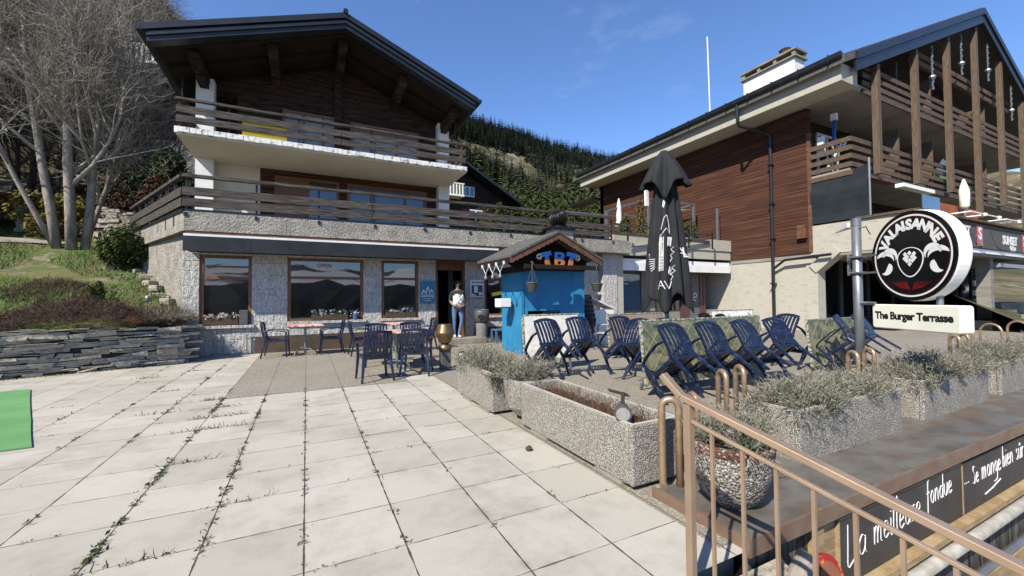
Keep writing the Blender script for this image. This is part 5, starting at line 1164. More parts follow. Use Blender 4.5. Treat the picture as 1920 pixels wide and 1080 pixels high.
# ================================================================ WINDOW DRESSING
def flower_box(x0, x1, z, label, seed, two='petal'):
    t = thing('flower_box', label, 'flower box', ((x0+x1)/2, YF-.05, z), 0, 'flower boxes in the cafe windows'); rr = random.Random(seed)
    b = MB(); b.box(x0, x1, YF-.085, YF+.055, z, z+.15); b.build('trough', 'box_brown', t, bevel=.006)
    b = MB(); g = MB()
    for k in range(int((x1-x0)*26)):
        c = Vector((rr.uniform(x0+.03, x1-.03), YF-.02+rr.uniform(-.07, .04), z+.18+rr.uniform(-.02, .09)))
        for q in range(16): leaf(b, c+Vector((rr.gauss(0, .022), rr.gauss(0, .022), rr.gauss(0, .018))), .04, rr)
    for k in range(int((x1-x0)*260)): leaf(g, (rr.uniform(x0, x1), YF-.02+rr.uniform(-.08, .05), z+.15+rr.uniform(-.02, .09)), .045, rr)
    b.build('blossoms', two, t); g.build('foliage', 'leaf_small', t); return t
flower_box(-2.22, -1.50, .745, 'brown flower box with pink and cream blossoms in the leftmost window', 1); flower_box(.12, 1.02, .795, 'brown flower box with white and lilac blossoms in the wide middle window', 2, 'petal_white'); flower_box(2.02, 2.88, .805, 'brown flower box with mixed blossoms in the window left of the entrance', 3, 'petal_white')
t = thing('speaker_box', 'grey rectangular box at the right side of the leftmost window sill', 'box', (-1.38, 12.15, .745)); MB().box(-1.48, -1.30, 12.10, 12.25, .745, 1.10).build('case', 'grey_plastic', t, bevel=.01)
t = thing('flower_pot', 'small blue pot of lilac flowers on the wide window sill', 'flower pot', (1.2, 12.15, .8)); MB().lathe([(.06, 0), (.08, .13), (.085, .14), (.07, .13)], (1.22, 12.15, .8), 14).build('pot', 'stool_plastic', t); b = MB()
for k in range(90): leaf(b, (1.22+rr.gauss(0, .06), 12.15+rr.gauss(0, .04), .98+rr.gauss(0, .035)), .04, rr)
b.build('blossoms', 'petal_white', t)
t = thing('poster', 'blue poster with white mountain drawing on the pillar left of the entrance', 'poster', (3.2, 12.1, 1.3)); MB().box(3.02, 3.46, 12.125, 12.14, 1.22, 1.86).build('sheet', 'poster_blue', t)
b = MB(); T = FRONT(3.24, 12.118, 1.52)
for x0, h in ((-.12, .10), (.0, .2), (.12, .12)):
    b.prism([(x0-.08, -.04), (x0-.02, h-.03), (x0, h), (x0+.03, h-.05), (x0+.08, -.04), (x0+.06, -.04), (x0+.005, h-.06), (x0-.05, -.04)], 0, .004, T)
b.box(3.06, 3.42, 12.115, 12.12, 1.455, 1.468); b.box(3.08, 3.40, 12.115, 12.12, 1.34, 1.35); put_text(b, 'MONTAGNE', .07, FRONT(3.24, 12.117, 1.41), .002, .002); put_text(b, 'OUVERT', .05, FRONT(3.24, 12.117, 1.29), .002, .001); b.build('print', 'print_white', t)
t = thing('menu_case', 'white framed menu case on the stone pillar right of the entrance', 'menu board', (4.8, 12.1, 1.3)); b = MB(); b.box(4.58, 5.03, 12.08, 12.14, 1.38, 1.92); b.build('case', 'sign_white', t, bevel=.006)
b = MB(); b.box(4.62, 4.99, 12.07, 12.079, 1.41, 1.75); b.build('glass', 'glass_blue', t); b = MB(); b.box(4.70, 4.82, 12.064, 12.069, 1.52, 1.72); b.prism([(4.63, 1.42), (4.8, 1.42), (4.63, 1.5)], -12.069, -12.064, Matrix(((1, 0, 0, 0), (0, 0, -1, 0), (0, 1, 0, 0), (0, 0, 0, 1)))); b.box(4.86, 4.97, 12.064, 12.069, 1.44, 1.54); b.build('menu_sheet', 'print_white', t)
b = MB(); put_text(b, 'VALAISANNE', .062, FRONT(4.84, 12.077, 1.84), .002, .002); put_text(b, 'e', .09, FRONT(4.65, 12.077, 1.845), .002, .003); b.build('lettering', 'lettering_black', t)
b = MB(); put_text(b, 'OPEN', .14, FRONT(.44, 12.235, 2.26), .003, .002); tag(b.build('open_sign', 'red_enamel'), 'faint red OPEN sign high in the wide middle window', 'sign')
t = thing('window_sign', 'yellow-lettered dark sign hanging at a slant in the window beside the kiosk', 'sign', (5.6, 12.15, 1.5)); T = FRONT(5.62, 12.16, 1.50) @ Matrix.Rotation(radians(10), 4, 'Z'); MB().prism([(-.35, -.09), (.35, -.09), (.35, .09), (-.35, .09)], 0, .02, T).build('board', 'stone_dark', t); b = MB(); b.prism([(-.28, -.05), (.3, -.05), (.3, .06), (-.28, .06)], .02, .023, T); b.build('label', 'yellow_paint', t)
b = MB(); b.box(-1.98, -1.95, 12.09, 12.12, .05, .62); b.box(-2.0, -1.30, 12.05, 12.13, 0, .05); b.box(-1.33, -1.30, 12.09, 12.12, .05, .5); tag(b.build('bike_stand', 'galvanised'), 'small grey metal frame at the foot of the wall under the leftmost window', 'stand')
# ================================================================ WING TERRACE ITEMS
t = thing('pergola', 'pale grey steel pergola frame on the upper terrace in front of the brown board wall', 'pergola', (14, 13.5, 3.4))
PP = [(11.16, 13.5, 5.0), (13.53, 13.5, 5.72), (16.4, 13.5, 5.72)]
for x, z1, y in ((11.16, 4.95, 13.5), (13.53, 5.7, 13.5), (16.4, 5.75, 13.5), (16.6, 5.3, 12.4)): MB().box(x-.05, x+.05, y-.05, y+.05, 3.4, z1).build('post', 'galvanised', t)
b = MB(); b.beam((11.16, 13.5, 4.92), (13.53, 13.5, 5.68), .06, .06); b.beam((13.6, 13.5, 5.68), (16.4, 13.5, 5.70), .06, .06); b.beam((13.53, 13.5, 5.68), (13.53, 16.5, 5.68), .06, .06); b.beam((11.16, 16.5, 5.5), (16.4, 16.5, 5.5), .06, .06); b.beam((16.4, 13.5, 5.7), (16.4, 16.5, 5.6), .06, .06); b.beam((12.2, 13.6, 5.3), (13.5, 13.6, 5.2), .04, .04); b.beam((11.2, 13.6, 4.9), (13.5, 13.6, 4.85), .04, .04); b.build('rails', 'galvanised', t)
b = MB(); b.beam((15.0, 14, 5.35), (16.3, 14, 5.45), .8, .03, (0, 0, 1)); b.build('canvas', 'sign_white', t)
t = thing('closed_umbrella', 'small closed white parasol on the upper terrace', 'umbrella', (11.84, 13.5, 3.4)); MB().tube([(11.84, 13.5, 3.4), (11.84, 13.5, 5.5)], .02, 8).build('pole', 'galvanised', t); MB().lathe([(.02, 5.52), (.09, 5.2), (.12, 4.8), (.10, 4.6), (.19, 4.35), (.10, 4.3)][::-1], (11.84, 13.5, 0), 10).build('canopy', 'print_white', t, True)
t = thing('closed_umbrella', 'cream closed parasol before the orange panel on the right-hand building', 'umbrella', (22.6, 6.3, 3.9)); MB().tube([(22.6, 6.3, 3.9), (22.6, 6.3, 5.6)], .03, 8).build('pole', 'galvanised', t); MB().lathe([(.08, 4.6), (.15, 4.7), (.16, 5.3), (.03, 5.75)], (22.6, 6.3, 0), 10).build('canopy', 'sign_cream', t, True)
b = MB(); vs = [(31.8+.35*sin(q*1.4)*.5+s*.14, 5.4, 3.9+2.2*q) for q in [k/8 for k in range(9)] for s in (-1, 1)]; b.add(vs, [(2*i, 2*i+1, 2*i+3, 2*i+2) for i in range(8)]); b.add([(x+.01, y+.02, z) for x, y, z in vs], [(2*i, 2*i+1, 2*i+3, 2*i+2)[::-1] for i in range(8)]); tag(b.build('beach_flag', 'curtain'), 'tall pale blue feather flag at the right edge of the photo', 'flag')
b = MB(); b.box(28.2, 29.4, 7.6, 7.65, 6.95, 7.15); b.build('x', 'leaf_small') if 0 else None
t = thing('flag_cloth', 'white and green cloth hung inside the lower balcony', 'flag', (26.2, 8, 6.9)); b = MB(); b.prism([(25.4, 6.9), (26.8, 6.9), (26.8, 7.5), (26.3, 7.6)], -8.0, -7.97, Matrix(((1, 0, 0, 0), (0, 0, -1, 0), (0, 1, 0, 0), (0, 0, 0, 1)))); b.build('white_half', 'print_white', t); MB().box(25.3, 26.8, 7.97, 8.0, 6.6, 6.9).build('green_half', 'astroturf', t)
t = thing('balcony_clutter', 'white folding rack and a blue broom on the near corner of the lower balcony', 'clothes rack', (17.3, 8.2, 5.8)); b = MB()
for x0, z0, x1, z1 in ((17.0, 5.8, 17.6, 6.9), (17.6, 5.8, 17.0, 6.9), (17.2, 6.0, 17.9, 7.0), (17.9, 5.9, 17.4, 6.8)): b.beam((x0, 8.3, z0), (x1, 8.0, z1), .06, .05)
b.box(17.0, 17.15, 8.3, 8.5, 6.6, 7.2); b.build('rack', 'print_white', t); b = MB(); b.beam((17.5, 8.2, 7.0), (17.6, 8.2, 7.9), .09, .09); b.build('broom', 'sign_blue', t); MB().box(17.52, 17.68, 8.12, 8.3, 7.85, 8.1).build('broom_head', 'print_white', t)
# ================================================================ TREES
def bare_tree_mesh(seed, H, trunks, levels, spread, r0, twig_n, mat_t='bark', mat_w='twig', sides=(9, 6, 5, 3, 3), bare_up=0.22):
    rr = random.Random(seed); tr = MB(); br = MB()
    def grow(p, d, L, r, lv, parent_r):
        n = 6 if lv == 0 else (4 if lv < 3 else 3); pts = [p.copy()]; q = p.copy(); dd = d.copy(); kids_ = []
        for i in range(n):
            sg = .035 if lv == 0 else .08+.05*lv; dd = (dd+Vector((rr.gauss(0, sg), rr.gauss(0, sg), rr.gauss(.05, .07)))).normalized(); q = q+dd*L/n; pts.append(q.copy()); kids_.append((q.copy(), dd.copy(), (i+1)/n))
        end = .45 if lv == 0 else .3
        rad = [max(r*lerp(1, end, k/n), .0045 if lv > 2 else .007) for k in range(n+1)]
        (tr if lv == 0 else br).tube(pts, rad, sides[min(lv, 4)], None, lv < 2)
        if lv >= levels: return
        m = twig_n[lv]
        for k in range(m):
            t = rr.uniform(bare_up if lv == 0 else .15, 1.0); i = min(int(t*n), n-1); pp, pd, _ = kids_[i]; pp = pts[i].lerp(pts[i+1], t*n-i)
            a = rr.uniform(0, 2*pi); ax = pd.orthogonal().normalized(); ax.rotate(Matrix.Rotation(a, 3, pd)); ang = rr.uniform(.4, 1.05)*spread
            nd = (pd*cos(ang)+ax*sin(ang)).normalized(); nd.z += .12; nd.normalize()
            grow(pp, nd, L*rr.uniform(.42, .66)*(1.0-.45*t if lv == 0 else 1), r*lerp(1, end, t)*rr.uniform(.42, .62), lv+1, r)
        grow(q, dd, L*.55, r*end*.9, lv+1, r)
    for p, d, h, r in trunks: grow(Vector(p), Vector(d).normalized(), h, r, 0, r)
    return tr, br
tz = gz(-6.4, 17.7)
t = thing('bare_tree', 'large leafless tree with several grey trunks rising from the grass slope beside the chalet', 'tree', (-6.5, 17.4, tz))
tr, br = bare_tree_mesh(11, 9, [((-6.85, 17.5, tz-.1), (-.10, 0, 1), 7.6, .125), ((-6.45, 17.3, tz-.1), (.0, -.05, 1), 8.0, .14), ((-6.2, 17.45, tz-.1), (.06, .05, 1), 7.6, .12), ((-6.3, 17.8, tz), (.2, .1, 1), 6.0, .07), ((-6.95, 17.6, tz), (-.34, -.1, 1), 6.4, .075)], 4, 1.05, .18, (10, 7, 6, 5), bare_up=.22)
tr.build('trunk', 'bark', t, True); br.build('branches', 'twig', t, True)
# leafless woodland on the steep hill, each tree a thing
protos = []
for s in range(4):
    t = thing('bare_tree', 'small leafless tree on the steep brown hillside behind the chalet', 'tree', (0, 0, 0), 0, 'leafless trees on the hillside')
    tr, br = bare_tree_mesh(100+s, 7, [((0, 0, -.3), (.05, 0, 1), 5.5, .10), ((.2, .1, -.3), (-.2, .2, 1), 4.6, .08)], 3, 1.1, .12, (9, 7, 5), sides=(5, 4, 3, 3, 3))
    tr.build('trunk', 'twig_far', t); br.build('branches', 'twig_far', t); protos.append(t)
rr = random.Random(77); n = 0
spots = []
while len(spots) < 210:
    az = rr.uniform(-31, -12.5); r = 26+ (rr.random()**1.1)*100
    if az > -17 and r > 60 and rr.random() < .6: continue
    spots.append((az, r))
for i, (az, r) in enumerate(sorted(spots, key=lambda q: q[1])):
    x, y = r*sin(radians(az)), r*cos(radians(az)); s = rr.uniform(.75, 1.3)*(1 if r < 60 else 1.15)*(.72 if az > -18 else 1)
    Mx = Matrix.Translation((x, y, hz(r, az)-.1)) @ Matrix.Rotation(rr.uniform(0, 6.28), 4, 'Z') @ Matrix.Scale(s, 4)
    if i < 4: protos[i].matrix_basis = Mx
    else: dup(protos[i % 4], Mx)
# conifers
def conifer(seed, layers, per, H=1.0, R=.19, drop=.35, fine=1):
    rr = random.Random(seed); b = MB()
    for k in range(layers):
        t = k/layers; z = lerp(.05, .985, t**.92)*H; r = R*(1-t)**.85*rr.uniform(.8, 1.15)+.012; m = max(5, int(per*(1-t*.55)))
        for j in range(m):
            a = 2*pi*(j+rr.random())/m; L = r*rr.uniform(.6, 1.12); c, s = cos(a), sin(a); zz = z+rr.uniform(-.012, .012)
            for q in range(fine):
                a2 = a+rr.uniform(-.25, .25)*(q > 0); f0, f1 = (q/fine)*.8, min(1, (q+1.25)/fine); c, s = cos(a2), sin(a2)
                P = lambda f, o, dz: ((c*f*L-s*o), (s*f*L+c*o), zz-L*drop*f**1.4+dz)
                w = L*.30*(1-f0*.5); b.add([P(f0, 0, .004), P((f0+f1)/2, w, -w*.35), P(f1, 0, -.012*rr.random()), P((f0+f1)/2, -w, -w*.35)], [(0, 1, 2, 3)])
    return b
def conifer_thing(seed, layers, per, R, drop, fine, label, group, mat='conifer'):
    t = thing('conifer', label, 'tree', (0, 0, 0), 0, group)
    MB().tube([(0, 0, -.03), (0, 0, .9)], [.013, .002], 5).build('trunk', 'conifer_trunk', t); conifer(seed, layers, per, 1, R, drop, fine).build('crown', mat, t); return t
big = [conifer_thing(s, 34, 17, r, .38, 3, '', None) for s, r in ((1, .20), (2, .24))]
def put_conifer(src, x, y, h, label, z=None, group=None, sx=1.0):
    Mx = Matrix.Translation((x, y, hxy(x, y) if z is None else z)) @ Matrix.Rotation(x*7 % 6, 4, 'Z') @ Matrix.Diagonal((h*sx, h*sx, h, 1)); return dup(src, Mx, label, group)
def atr(u, r):
    a = yaw+math.atan((u-960)/772.04); return r*sin(a), r*cos(a)
def top_h(u, v, r):      # height so that the crown top shows at v
    a = math.atan((u-960)/772.04); d = r*cos(a); zt = EYE+(540-v)/772.04*d*1.0+.0244*d+.0091*(u-960)/772*d; x, y = atr(u, r); return zt-hxy(x, y)
for i, (u, v, r, lab, sx) in enumerate([(898, 268, 105, 'tall dark spruce standing highest just right of the chalet roof', 1.15), (872, 300, 100, 'dark spruce half hidden by the chalet eave', 1.0), (952, 318, 95, 'pale green slender spruce left of the hedge', .9), (1000, 330, 110, 'dark spruce in the middle of the group above the hedge', 1.0), (1024, 322, 120, 'narrow spruce right of the middle above the hedge', .8), (1075, 312, 115, 'dark spruce above the hedge near the long roof end', .9), (1090, 330, 100, 'shorter spruce next to the long roof end', 1.0), (975, 340, 90, 'broad olive-green spruce over the small far house', 1.3), (1045, 345, 95, 'bushy spruce right behind the hedge', 1.2), (925, 330, 120, 'small spruce right of the tallest spruce', .9), (1110, 325, 130, 'last spruce touching the end of the long roof', .9)]):
    x, y = atr(u, r); put_conifer(big[i % 2], x, y, top_h(u, v, r), lab, None, 'spruces behind the terrace', sx)
for o in big:
    for ch in list(o.children): bpy.data.objects.remove(ch)
    bpy.data.objects.remove(o)
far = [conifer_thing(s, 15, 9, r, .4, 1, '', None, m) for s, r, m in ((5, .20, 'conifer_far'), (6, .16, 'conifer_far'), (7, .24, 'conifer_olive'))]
rr = random.Random(9); cand = []
def dens(az, r):
    x, y = r*sin(radians(az)), r*cos(radians(az)); t = (r-R0(az))/(R1(az)-R0(az)); n = noise.fractal(Vector((x*.011+3, y*.011, 5)), 1, 2, 4)
    return (.95 if t > .80 else .22+1.1*n+(.3 if t < .35 else 0))
while len(cand) < 2500:
    az = rr.uniform(12.5, 42); t = rr.uniform(.25, 1.0)**.7; r = lerp(R0(az), R1(az), t)
    if rr.random() < dens(az, r): cand.append((az, r, rr.uniform(9, 20)))
ridge = []
for i in range(340): az = rr.uniform(12, 42); ridge.append((az, R1(az)*rr.uniform(.90, 1.0), rr.uniform(11, 19)))
cand += ridge; cand.sort(key=lambda q: -q[2]/q[1])
LAB = 'dark conifer on the forested mountainside between the two buildings'
for i, (az, r, h) in enumerate(cand[:280]):
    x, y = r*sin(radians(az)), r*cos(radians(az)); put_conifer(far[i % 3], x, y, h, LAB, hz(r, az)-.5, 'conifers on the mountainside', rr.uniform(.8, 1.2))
b = MB(); src = [conifer(31+k, 9, 6, 1, .19, .4, 1) for k in range(3)]
for i, (az, r, h) in enumerate(cand[280:]):
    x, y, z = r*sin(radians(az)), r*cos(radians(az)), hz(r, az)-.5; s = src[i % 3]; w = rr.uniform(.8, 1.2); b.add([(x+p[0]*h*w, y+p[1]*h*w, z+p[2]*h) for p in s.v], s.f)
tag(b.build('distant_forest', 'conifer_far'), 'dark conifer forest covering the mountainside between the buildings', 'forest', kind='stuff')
# skyline conifers above the leafless woodland at the top left
for i, (u, r, h) in enumerate([(222, 150, 13), (238, 152, 12), (254, 155, 13), (268, 150, 14), (281, 155, 12), (291, 158, 17), (299, 158, 11), (306, 160, 9), (205, 148, 14), (188, 146, 12), (150, 140, 14), (60, 138, 13), (20, 136, 13), (310, 165, 10)]):
    x, y = atr(u, r); put_conifer(far[i % 3], x, y, h*.75, 'dark conifer on the skyline at the top left of the photo', None, 'conifers on the left skyline', 1.1)
rr = random.Random(21)
for i in range(42):
    az = rr.uniform(-30, -13); r = rr.uniform(34, 120); x, y = r*sin(radians(az)), r*cos(radians(az)); put_conifer(far[i % 2], x, y, rr.uniform(5, 9)*(1 if az < -18 else .75), 'dark conifer standing among the leafless trees of the left hillside', None, 'conifers on the left hillside', 1.2)
for o in far:
    for ch in list(o.children): bpy.data.objects.remove(ch)
    bpy.data.objects.remove(o)
# leafy bushes: clumps of small leaves
def bush(name, label, cat, cx, cy, cz, rx, ry, rz_, n, size, mat, seed, group=None, lobes=9, flat=.0, stems=True):
    rr = random.Random(seed); t = thing(name, label, cat, (cx, cy, cz), 0, group); b = MB()
    lo = [(rr.gauss(0, .45), rr.gauss(0, .45), rr.uniform(.25, .95), rr.uniform(.25, .5)) for _ in range(lobes)]
    for i in range(n):
        lx, ly, lz, lr = lo[rr.randrange(lobes)]; d = Vector((rr.gauss(0, 1), rr.gauss(0, 1), rr.gauss(0, 1))).normalized()*lr*rr.uniform(.75, 1.08)
        p = (cx+(lx+d.x)*rx, cy+(ly+d.y)*ry, cz+max(.02, (lz+d.z))*rz_*.8); leaf(b, p, size, rr, flat)
    b.build('foliage', mat, t)
    if stems:
        s = MB()
        for k in range(7): a = k*.9; s.tube([(cx, cy, cz-.2), (cx+cos(a)*rx*.3, cy+sin(a)*ry*.3, cz+rz_*.4), (cx+cos(a)*rx*.6, cy+sin(a)*ry*.6, cz+rz_*.75)], [size*.35, size*.22, size*.1], 4)
        s.build('stem', 'twig_far', t)
    return t
for i, (u, v0, v1, r, w, lab) in enumerate([(1005, 372, 440, 42, 4.0, 'green hedge clump farthest left above the terrace railing'), (1050, 366, 440, 43, 4.2, 'green hedge clump in the middle above the terrace railing'), (1115, 362, 440, 40, 3.6, 'round yellow-green bush right before the brown board wall'), (958, 352, 430, 46, 3.0, 'loose green bush right of the small far house'), (1085, 380, 440, 46, 3.2, 'dark hedge clump between the two green bushes'), (895, 362, 430, 52, 2.6, 'olive bush above the small far house'), (930, 385, 430, 36, 2.0, 'low green bush behind the railing by the small house')]):
    x, y = atr(u, r); h = top_h(u, v0, r); z = hxy(x, y); bush('hedge_bush', lab, 'bush', x, y, z, w, w, h, 9000, .34, 'hedge_green', 40+i, 'hedge bushes behind the terrace', 16)
# ================================================================ FAR HOUSES
def house(label, u, r, w, d, hwall, hroof, rz, shutters=True, wallm='dark_logs'):
    x, y = atr(u, r); z = hxy(x, y)-.5; t = thing('house', label, 'house', (x, y, z), rz)
    b = MB(); b.box(-w/2, w/2, 0, d, 0, hwall); b.gable([(-w/2, hwall), (w/2, hwall), (0, hwall+hroof-.2)], 0, d); b.build('wall', wallm, t, world=False)
    b = MB(); b.box(-w/2-.05, w/2+.05, -.03, d, 0, 2.2); b.build('base_wall', 'cream_wall', t, world=False)
    b = MB(); o = .9
    for s in (-1, 1): b.gable([(s*(w/2+o), hwall-o*hroof/(w/2)), (0, hwall+hroof), (0, hwall+hroof+.25), (s*(w/2+o), hwall-o*hroof/(w/2)+.25)][::s], -1.4, d+.8)
    b.build('roof', 'dark_metal', t, world=False)
    for (x0, z0, s) in ((-w*.25, 4.3, 1), (w*.16, 4.3, 1.1), (w*.10, 6.7, .8), (-w*.28, 2.4, 1), (w*.2, 2.4, 1)):
        if z0+1.2 > hwall+hroof*.75: continue
        f = MB(); f.box(x0-.62*s, x0+.62*s, -.08, 0, z0, z0+1.15*s); f = f.build('window', 'sign_white', t, world=False)
        for q in (-.3, .3): MB().box(x0+q*s-.22*s, x0+q*s+.22*s, -.1, -.081, z0+.12, z0+1.05*s).build('pane', 'glass_window', f, world=False)
        if shutters and z0 > 4 and z0 < 5:
            for q in (-1, 1): MB().box(x0+q*.92*s-.27, x0+q*.92*s+.27, -.07, -.01, z0, z0+1.15*s).build('shutter', 'red_paint', t, world=False)
    b = MB()
    for k in range(int(w*.5/.28)): b.box(-w/2+.2+k*.28, -w/2+.33+k*.28, -1.2, -1.16, 6.5, 7.4)
    b.box(-w/2, 0, -1.22, -1.14, 7.4, 7.5); b.box(-w/2, 0, -1.2, 0, 6.35, 6.5); b.build('balcony', 'sign_cream', t, world=False); return t
house('small dark wooden house with red shutters seen between the chalet and the hedge', 862, 37, 9.8, 8, 6.6, 2.7, .05)
house('dark roofed house mostly hidden behind the tree left of the chalet', 325, 33, 9, 8, 3.6, 1.6, -.25, False)
# ================================================================ GARDEN SLOPE PLANTING
def slope_in(x, y): return x < SIDE(max(y, 12.2))-.15 and y > 10.9+.34*(max(x, -12)+4.76)*.9
rr = random.Random(5); b = MB(); n = 0
while n < 34000:
    y = 10.8+(rr.random()**1.4)*12; x = rr.uniform(-17, -2.5)
    if not slope_in(x, y) or noise.noise(Vector((x*.5, y*.5, 4))) < -.18 or (y > 17.7 and abs(y-lerp(22, 18.6, (x+20)/13)) < 1.0): continue
    blade(b, (x, y, gz(x, y)-.01), (rr.gauss(0, .45), rr.gauss(0, .45), 1), rr.uniform(.07, .24), .013, .9, rr); n += 1
tag(b.build('slope_grass', 'grass'), 'tufty grass over the garden slope left of the chalet', 'grass', kind='stuff')
def heather(label, cx, cy, rx, ry, h, n, seed, mat='heather', L=.16, name='heather_bush'):
    rr = random.Random(seed); b = MB(); cl = []
    for i in range(n):
        a = rr.uniform(0, 2*pi); q = rr.random()**.5; x = cx+cos(a)*q*rx*(1+.15*sin(a*5)); y = cy+sin(a)*q*ry; z0 = gz(x, max(y, 10.7)) if y > 10.5+.34*(x+4.76) else .95
        hh = h*(1-q**2.5)*(.75+.35*noise.noise(Vector((x*3, y*3, seed)))); p = Vector((x, y, z0+hh*rr.uniform(.35, 1))); d = Vector((cos(a)*q+rr.gauss(0, .5), sin(a)*q+rr.gauss(0, .5), rr.uniform(.1, 1)))
        blade(b, p, d, L*rr.uniform(.5, 1.2), .006, .8, rr)
    return tag(b.build(name, mat), label, 'bush', 'low shrubs on the garden slope')
heather('wide brown wiry heather bush overhanging the dry stone wall', -3.95, 11.15, 1.25, .75, .55, 12000, 1)
heather('brown wiry bush at the left edge above the dry stone wall', -5.7, 10.9, .9, .7, .38, 5000, 2)
heather('smaller brown wiry bush higher up the grass', -5.2, 13.2, .8, .6, .35, 2500, 3)
heather('straw-coloured dry grass clump at the right end of the dry stone wall', -2.75, 11.55, .42, .35, .22, 1600, 4, 'dry_stalk', .25, 'dry_grass_clump')
heather('tuft of dead grass hanging over the wall corner', -2.62, 11.25, .3, .2, .1, 700, 6, 'lavender', .3, 'dry_grass_clump')
bush('dwarf_conifer', 'small dark dwarf conifer in the grass above the brown heather', 'shrub', -4.25, 12.6, gz(-4.25, 12.6), .19, .19, .45, 1800, .045, 'juniper', 3, lobes=6)
bush('juniper_bush', 'spreading green juniper against the corner of the chalet wall', 'shrub', -4.75, 15.2, gz(-4.75, 15.2)-.1, .75, .7, 1.35, 5000, .10, 'juniper', 4)
bush('golden_bush', 'yellow-green golden bush behind the tree trunks, lower one', 'shrub', -8.0, 20.6, gz(-8, 20.6), 1.25, .8, 1.5, 4200, .14, 'goldbush', 5, 'golden bushes up the slope')
bush('golden_bush', 'yellow-green golden bush above the stone wall by the tree, upper one', 'shrub', -9.8, 27.6, 5.8, 1.9, 1.2, 3.4, 5000, .2, 'goldbush', 6, 'golden bushes up the slope')
bush('beech_hedge', 'russet leafless hedge in shade behind the terrace railing', 'hedge', -5.6, 21.5, gz(-5.6, 21.5), 1.6, .9, 2.9, 6500, .13, 'dry_stalk', 7)
bush('evergreen_bush', 'very dark evergreen mass between the tree and the chalet terrace', 'shrub', -6.6, 24.5, gz(-6.6, 24.5), 2.3, 1.2, 4.0, 7500, .2, 'conifer', 8)
t = thing('terracotta_bowl', 'small terracotta bowl of dead flowers standing on the dry stone wall', 'flower pot', (-3.12, 10.98, .86)); MB().lathe([(.05, 0), (.09, .01), (.15, .13), (.16, .14), (.14, .14), (.02, .09)], (-3.12, 10.98, .90), 18).build('bowl', 'terracotta', t, True); b = MB()
for k in range(120): blade(b, (-3.12+rr.gauss(0, .06), 10.98+rr.gauss(0, .06), 1.0), (rr.gauss(0, .7), rr.gauss(0, .7), rr.uniform(-.2, 1)), rr.uniform(.08, .24), .005, .9, rr)
b.build('dead_plant', 'lavender', t)
b = MB(); b.tube([(-3.05, 11.3, .95), (-3.02, 11.3, 1.35)], .012, 5); b.lathe([(.02, 1.33), (.045, 1.36), (.05, 1.42), (.02, 1.46)], (-3.02, 11.3, 0), 8); tag(b.build('garden_stake', 'galvanised'), 'thin grey garden stake above the dry stone wall', 'stake')
b = MB(); rr = random.Random(8)
for k in range(14):
    x = rr.uniform(-3.4, -2.7); y = rr.uniform(12.6, 16); x = SIDE(y)-rr.uniform(.05, .35); z = gz(x, y); T = Matrix.Translation((x, y, z+.03)) @ Matrix.Rotation(rr.uniform(0, 3), 4, 'Z'); s = rr.uniform(.08, .2); b.box(-s, s, -s*.6, s*.6, -.06, s*.5, T)
tag(b.build('edging_stones', 'stone', bevel=.02), 'row of rough stones along the foot of the chalet side wall', 'stones', kind='stuff')
# plants on the wing terrace
for x, z, h, m, lab in ((12.0, 3.4, 1.75, 'goldbush', 'upright yellow-green potted shrub on the upper terrace'), (14.9, 3.4, 1.6, 'hedge_green', 'potted tree with a grey-green head at the right end of the upper terrace'), (11.15, 3.4, 1.1, 'hedge_green', 'spiky potted plant at the foot of the white parasol')):
    bush('potted_shrub', lab, 'plant', x, 12.4, z, .27, .25, h, 1300, .11, m, int(x*10), 'potted plants on the upper terrace', 7)
# ================================================================ WEEDS
rr = random.Random(15); b = MB()
def weeds(x, y, n, s, grass=False):
    for k in range(n):
        px, py = x+rr.gauss(0, .012), y+rr.gauss(0, .012)
        if grass: blade(b, (px, py, 0), (rr.gauss(0, .6), rr.gauss(0, .6), 1), s*rr.uniform(.6, 1.4), .006, .7, rr)
        else: leaf(b, (px+rr.gauss(0, s*.4), py+rr.gauss(0, s*.4), rr.uniform(.004, s*.5)), s, rr, 1.2)
X0, Y0 = -.0066, 2.3
def jline_x(c, y0, y1, dn, s=.018, g=.3):      # along a longitudinal joint
    y = y0
    while y < y1:
        y += rr.expovariate(dn)
        if noise.noise(Vector((c*3.1, y*2.2, 0))) > -.15: weeds(X0+.5*c, y, rr.randint(2, 7), s*rr.uniform(.6, 1.6), rr.random() < g)
def jline_y(r, x0, x1, dn, s=.018, g=.4):
    x = x0
    while x < x1:
        x += rr.expovariate(dn)
        if noise.noise(Vector((x*2.0, r*5.7, 3))) > 0.0: weeds(x, Y0+.5*r, rr.randint(2, 6), s*rr.uniform(.5, 1.3), rr.random() < g)
jline_x(0, 2.1, 7, 13, .018); jline_x(-1, 1.7, 7, 30, .018, .12); jline_x(-2, 1.9, 7.5, 34, .022, .2); jline_x(-3, 3.5, 11, 16, .02); jline_x(-4, 4.5, 11, 9, .02); jline_x(1, 2, 6.8, 12, .016); jline_x(2, 2, 7, 6, .014); jline_x(3, 2.3, 7, 4, .012); jline_x(-5, 5.5, 11, 6, .02)
for r in range(0, 17): jline_y(r, -2.6 if r < 9 else -3, 1.9 if r < 10 else -1.1, 9, .013, .2)
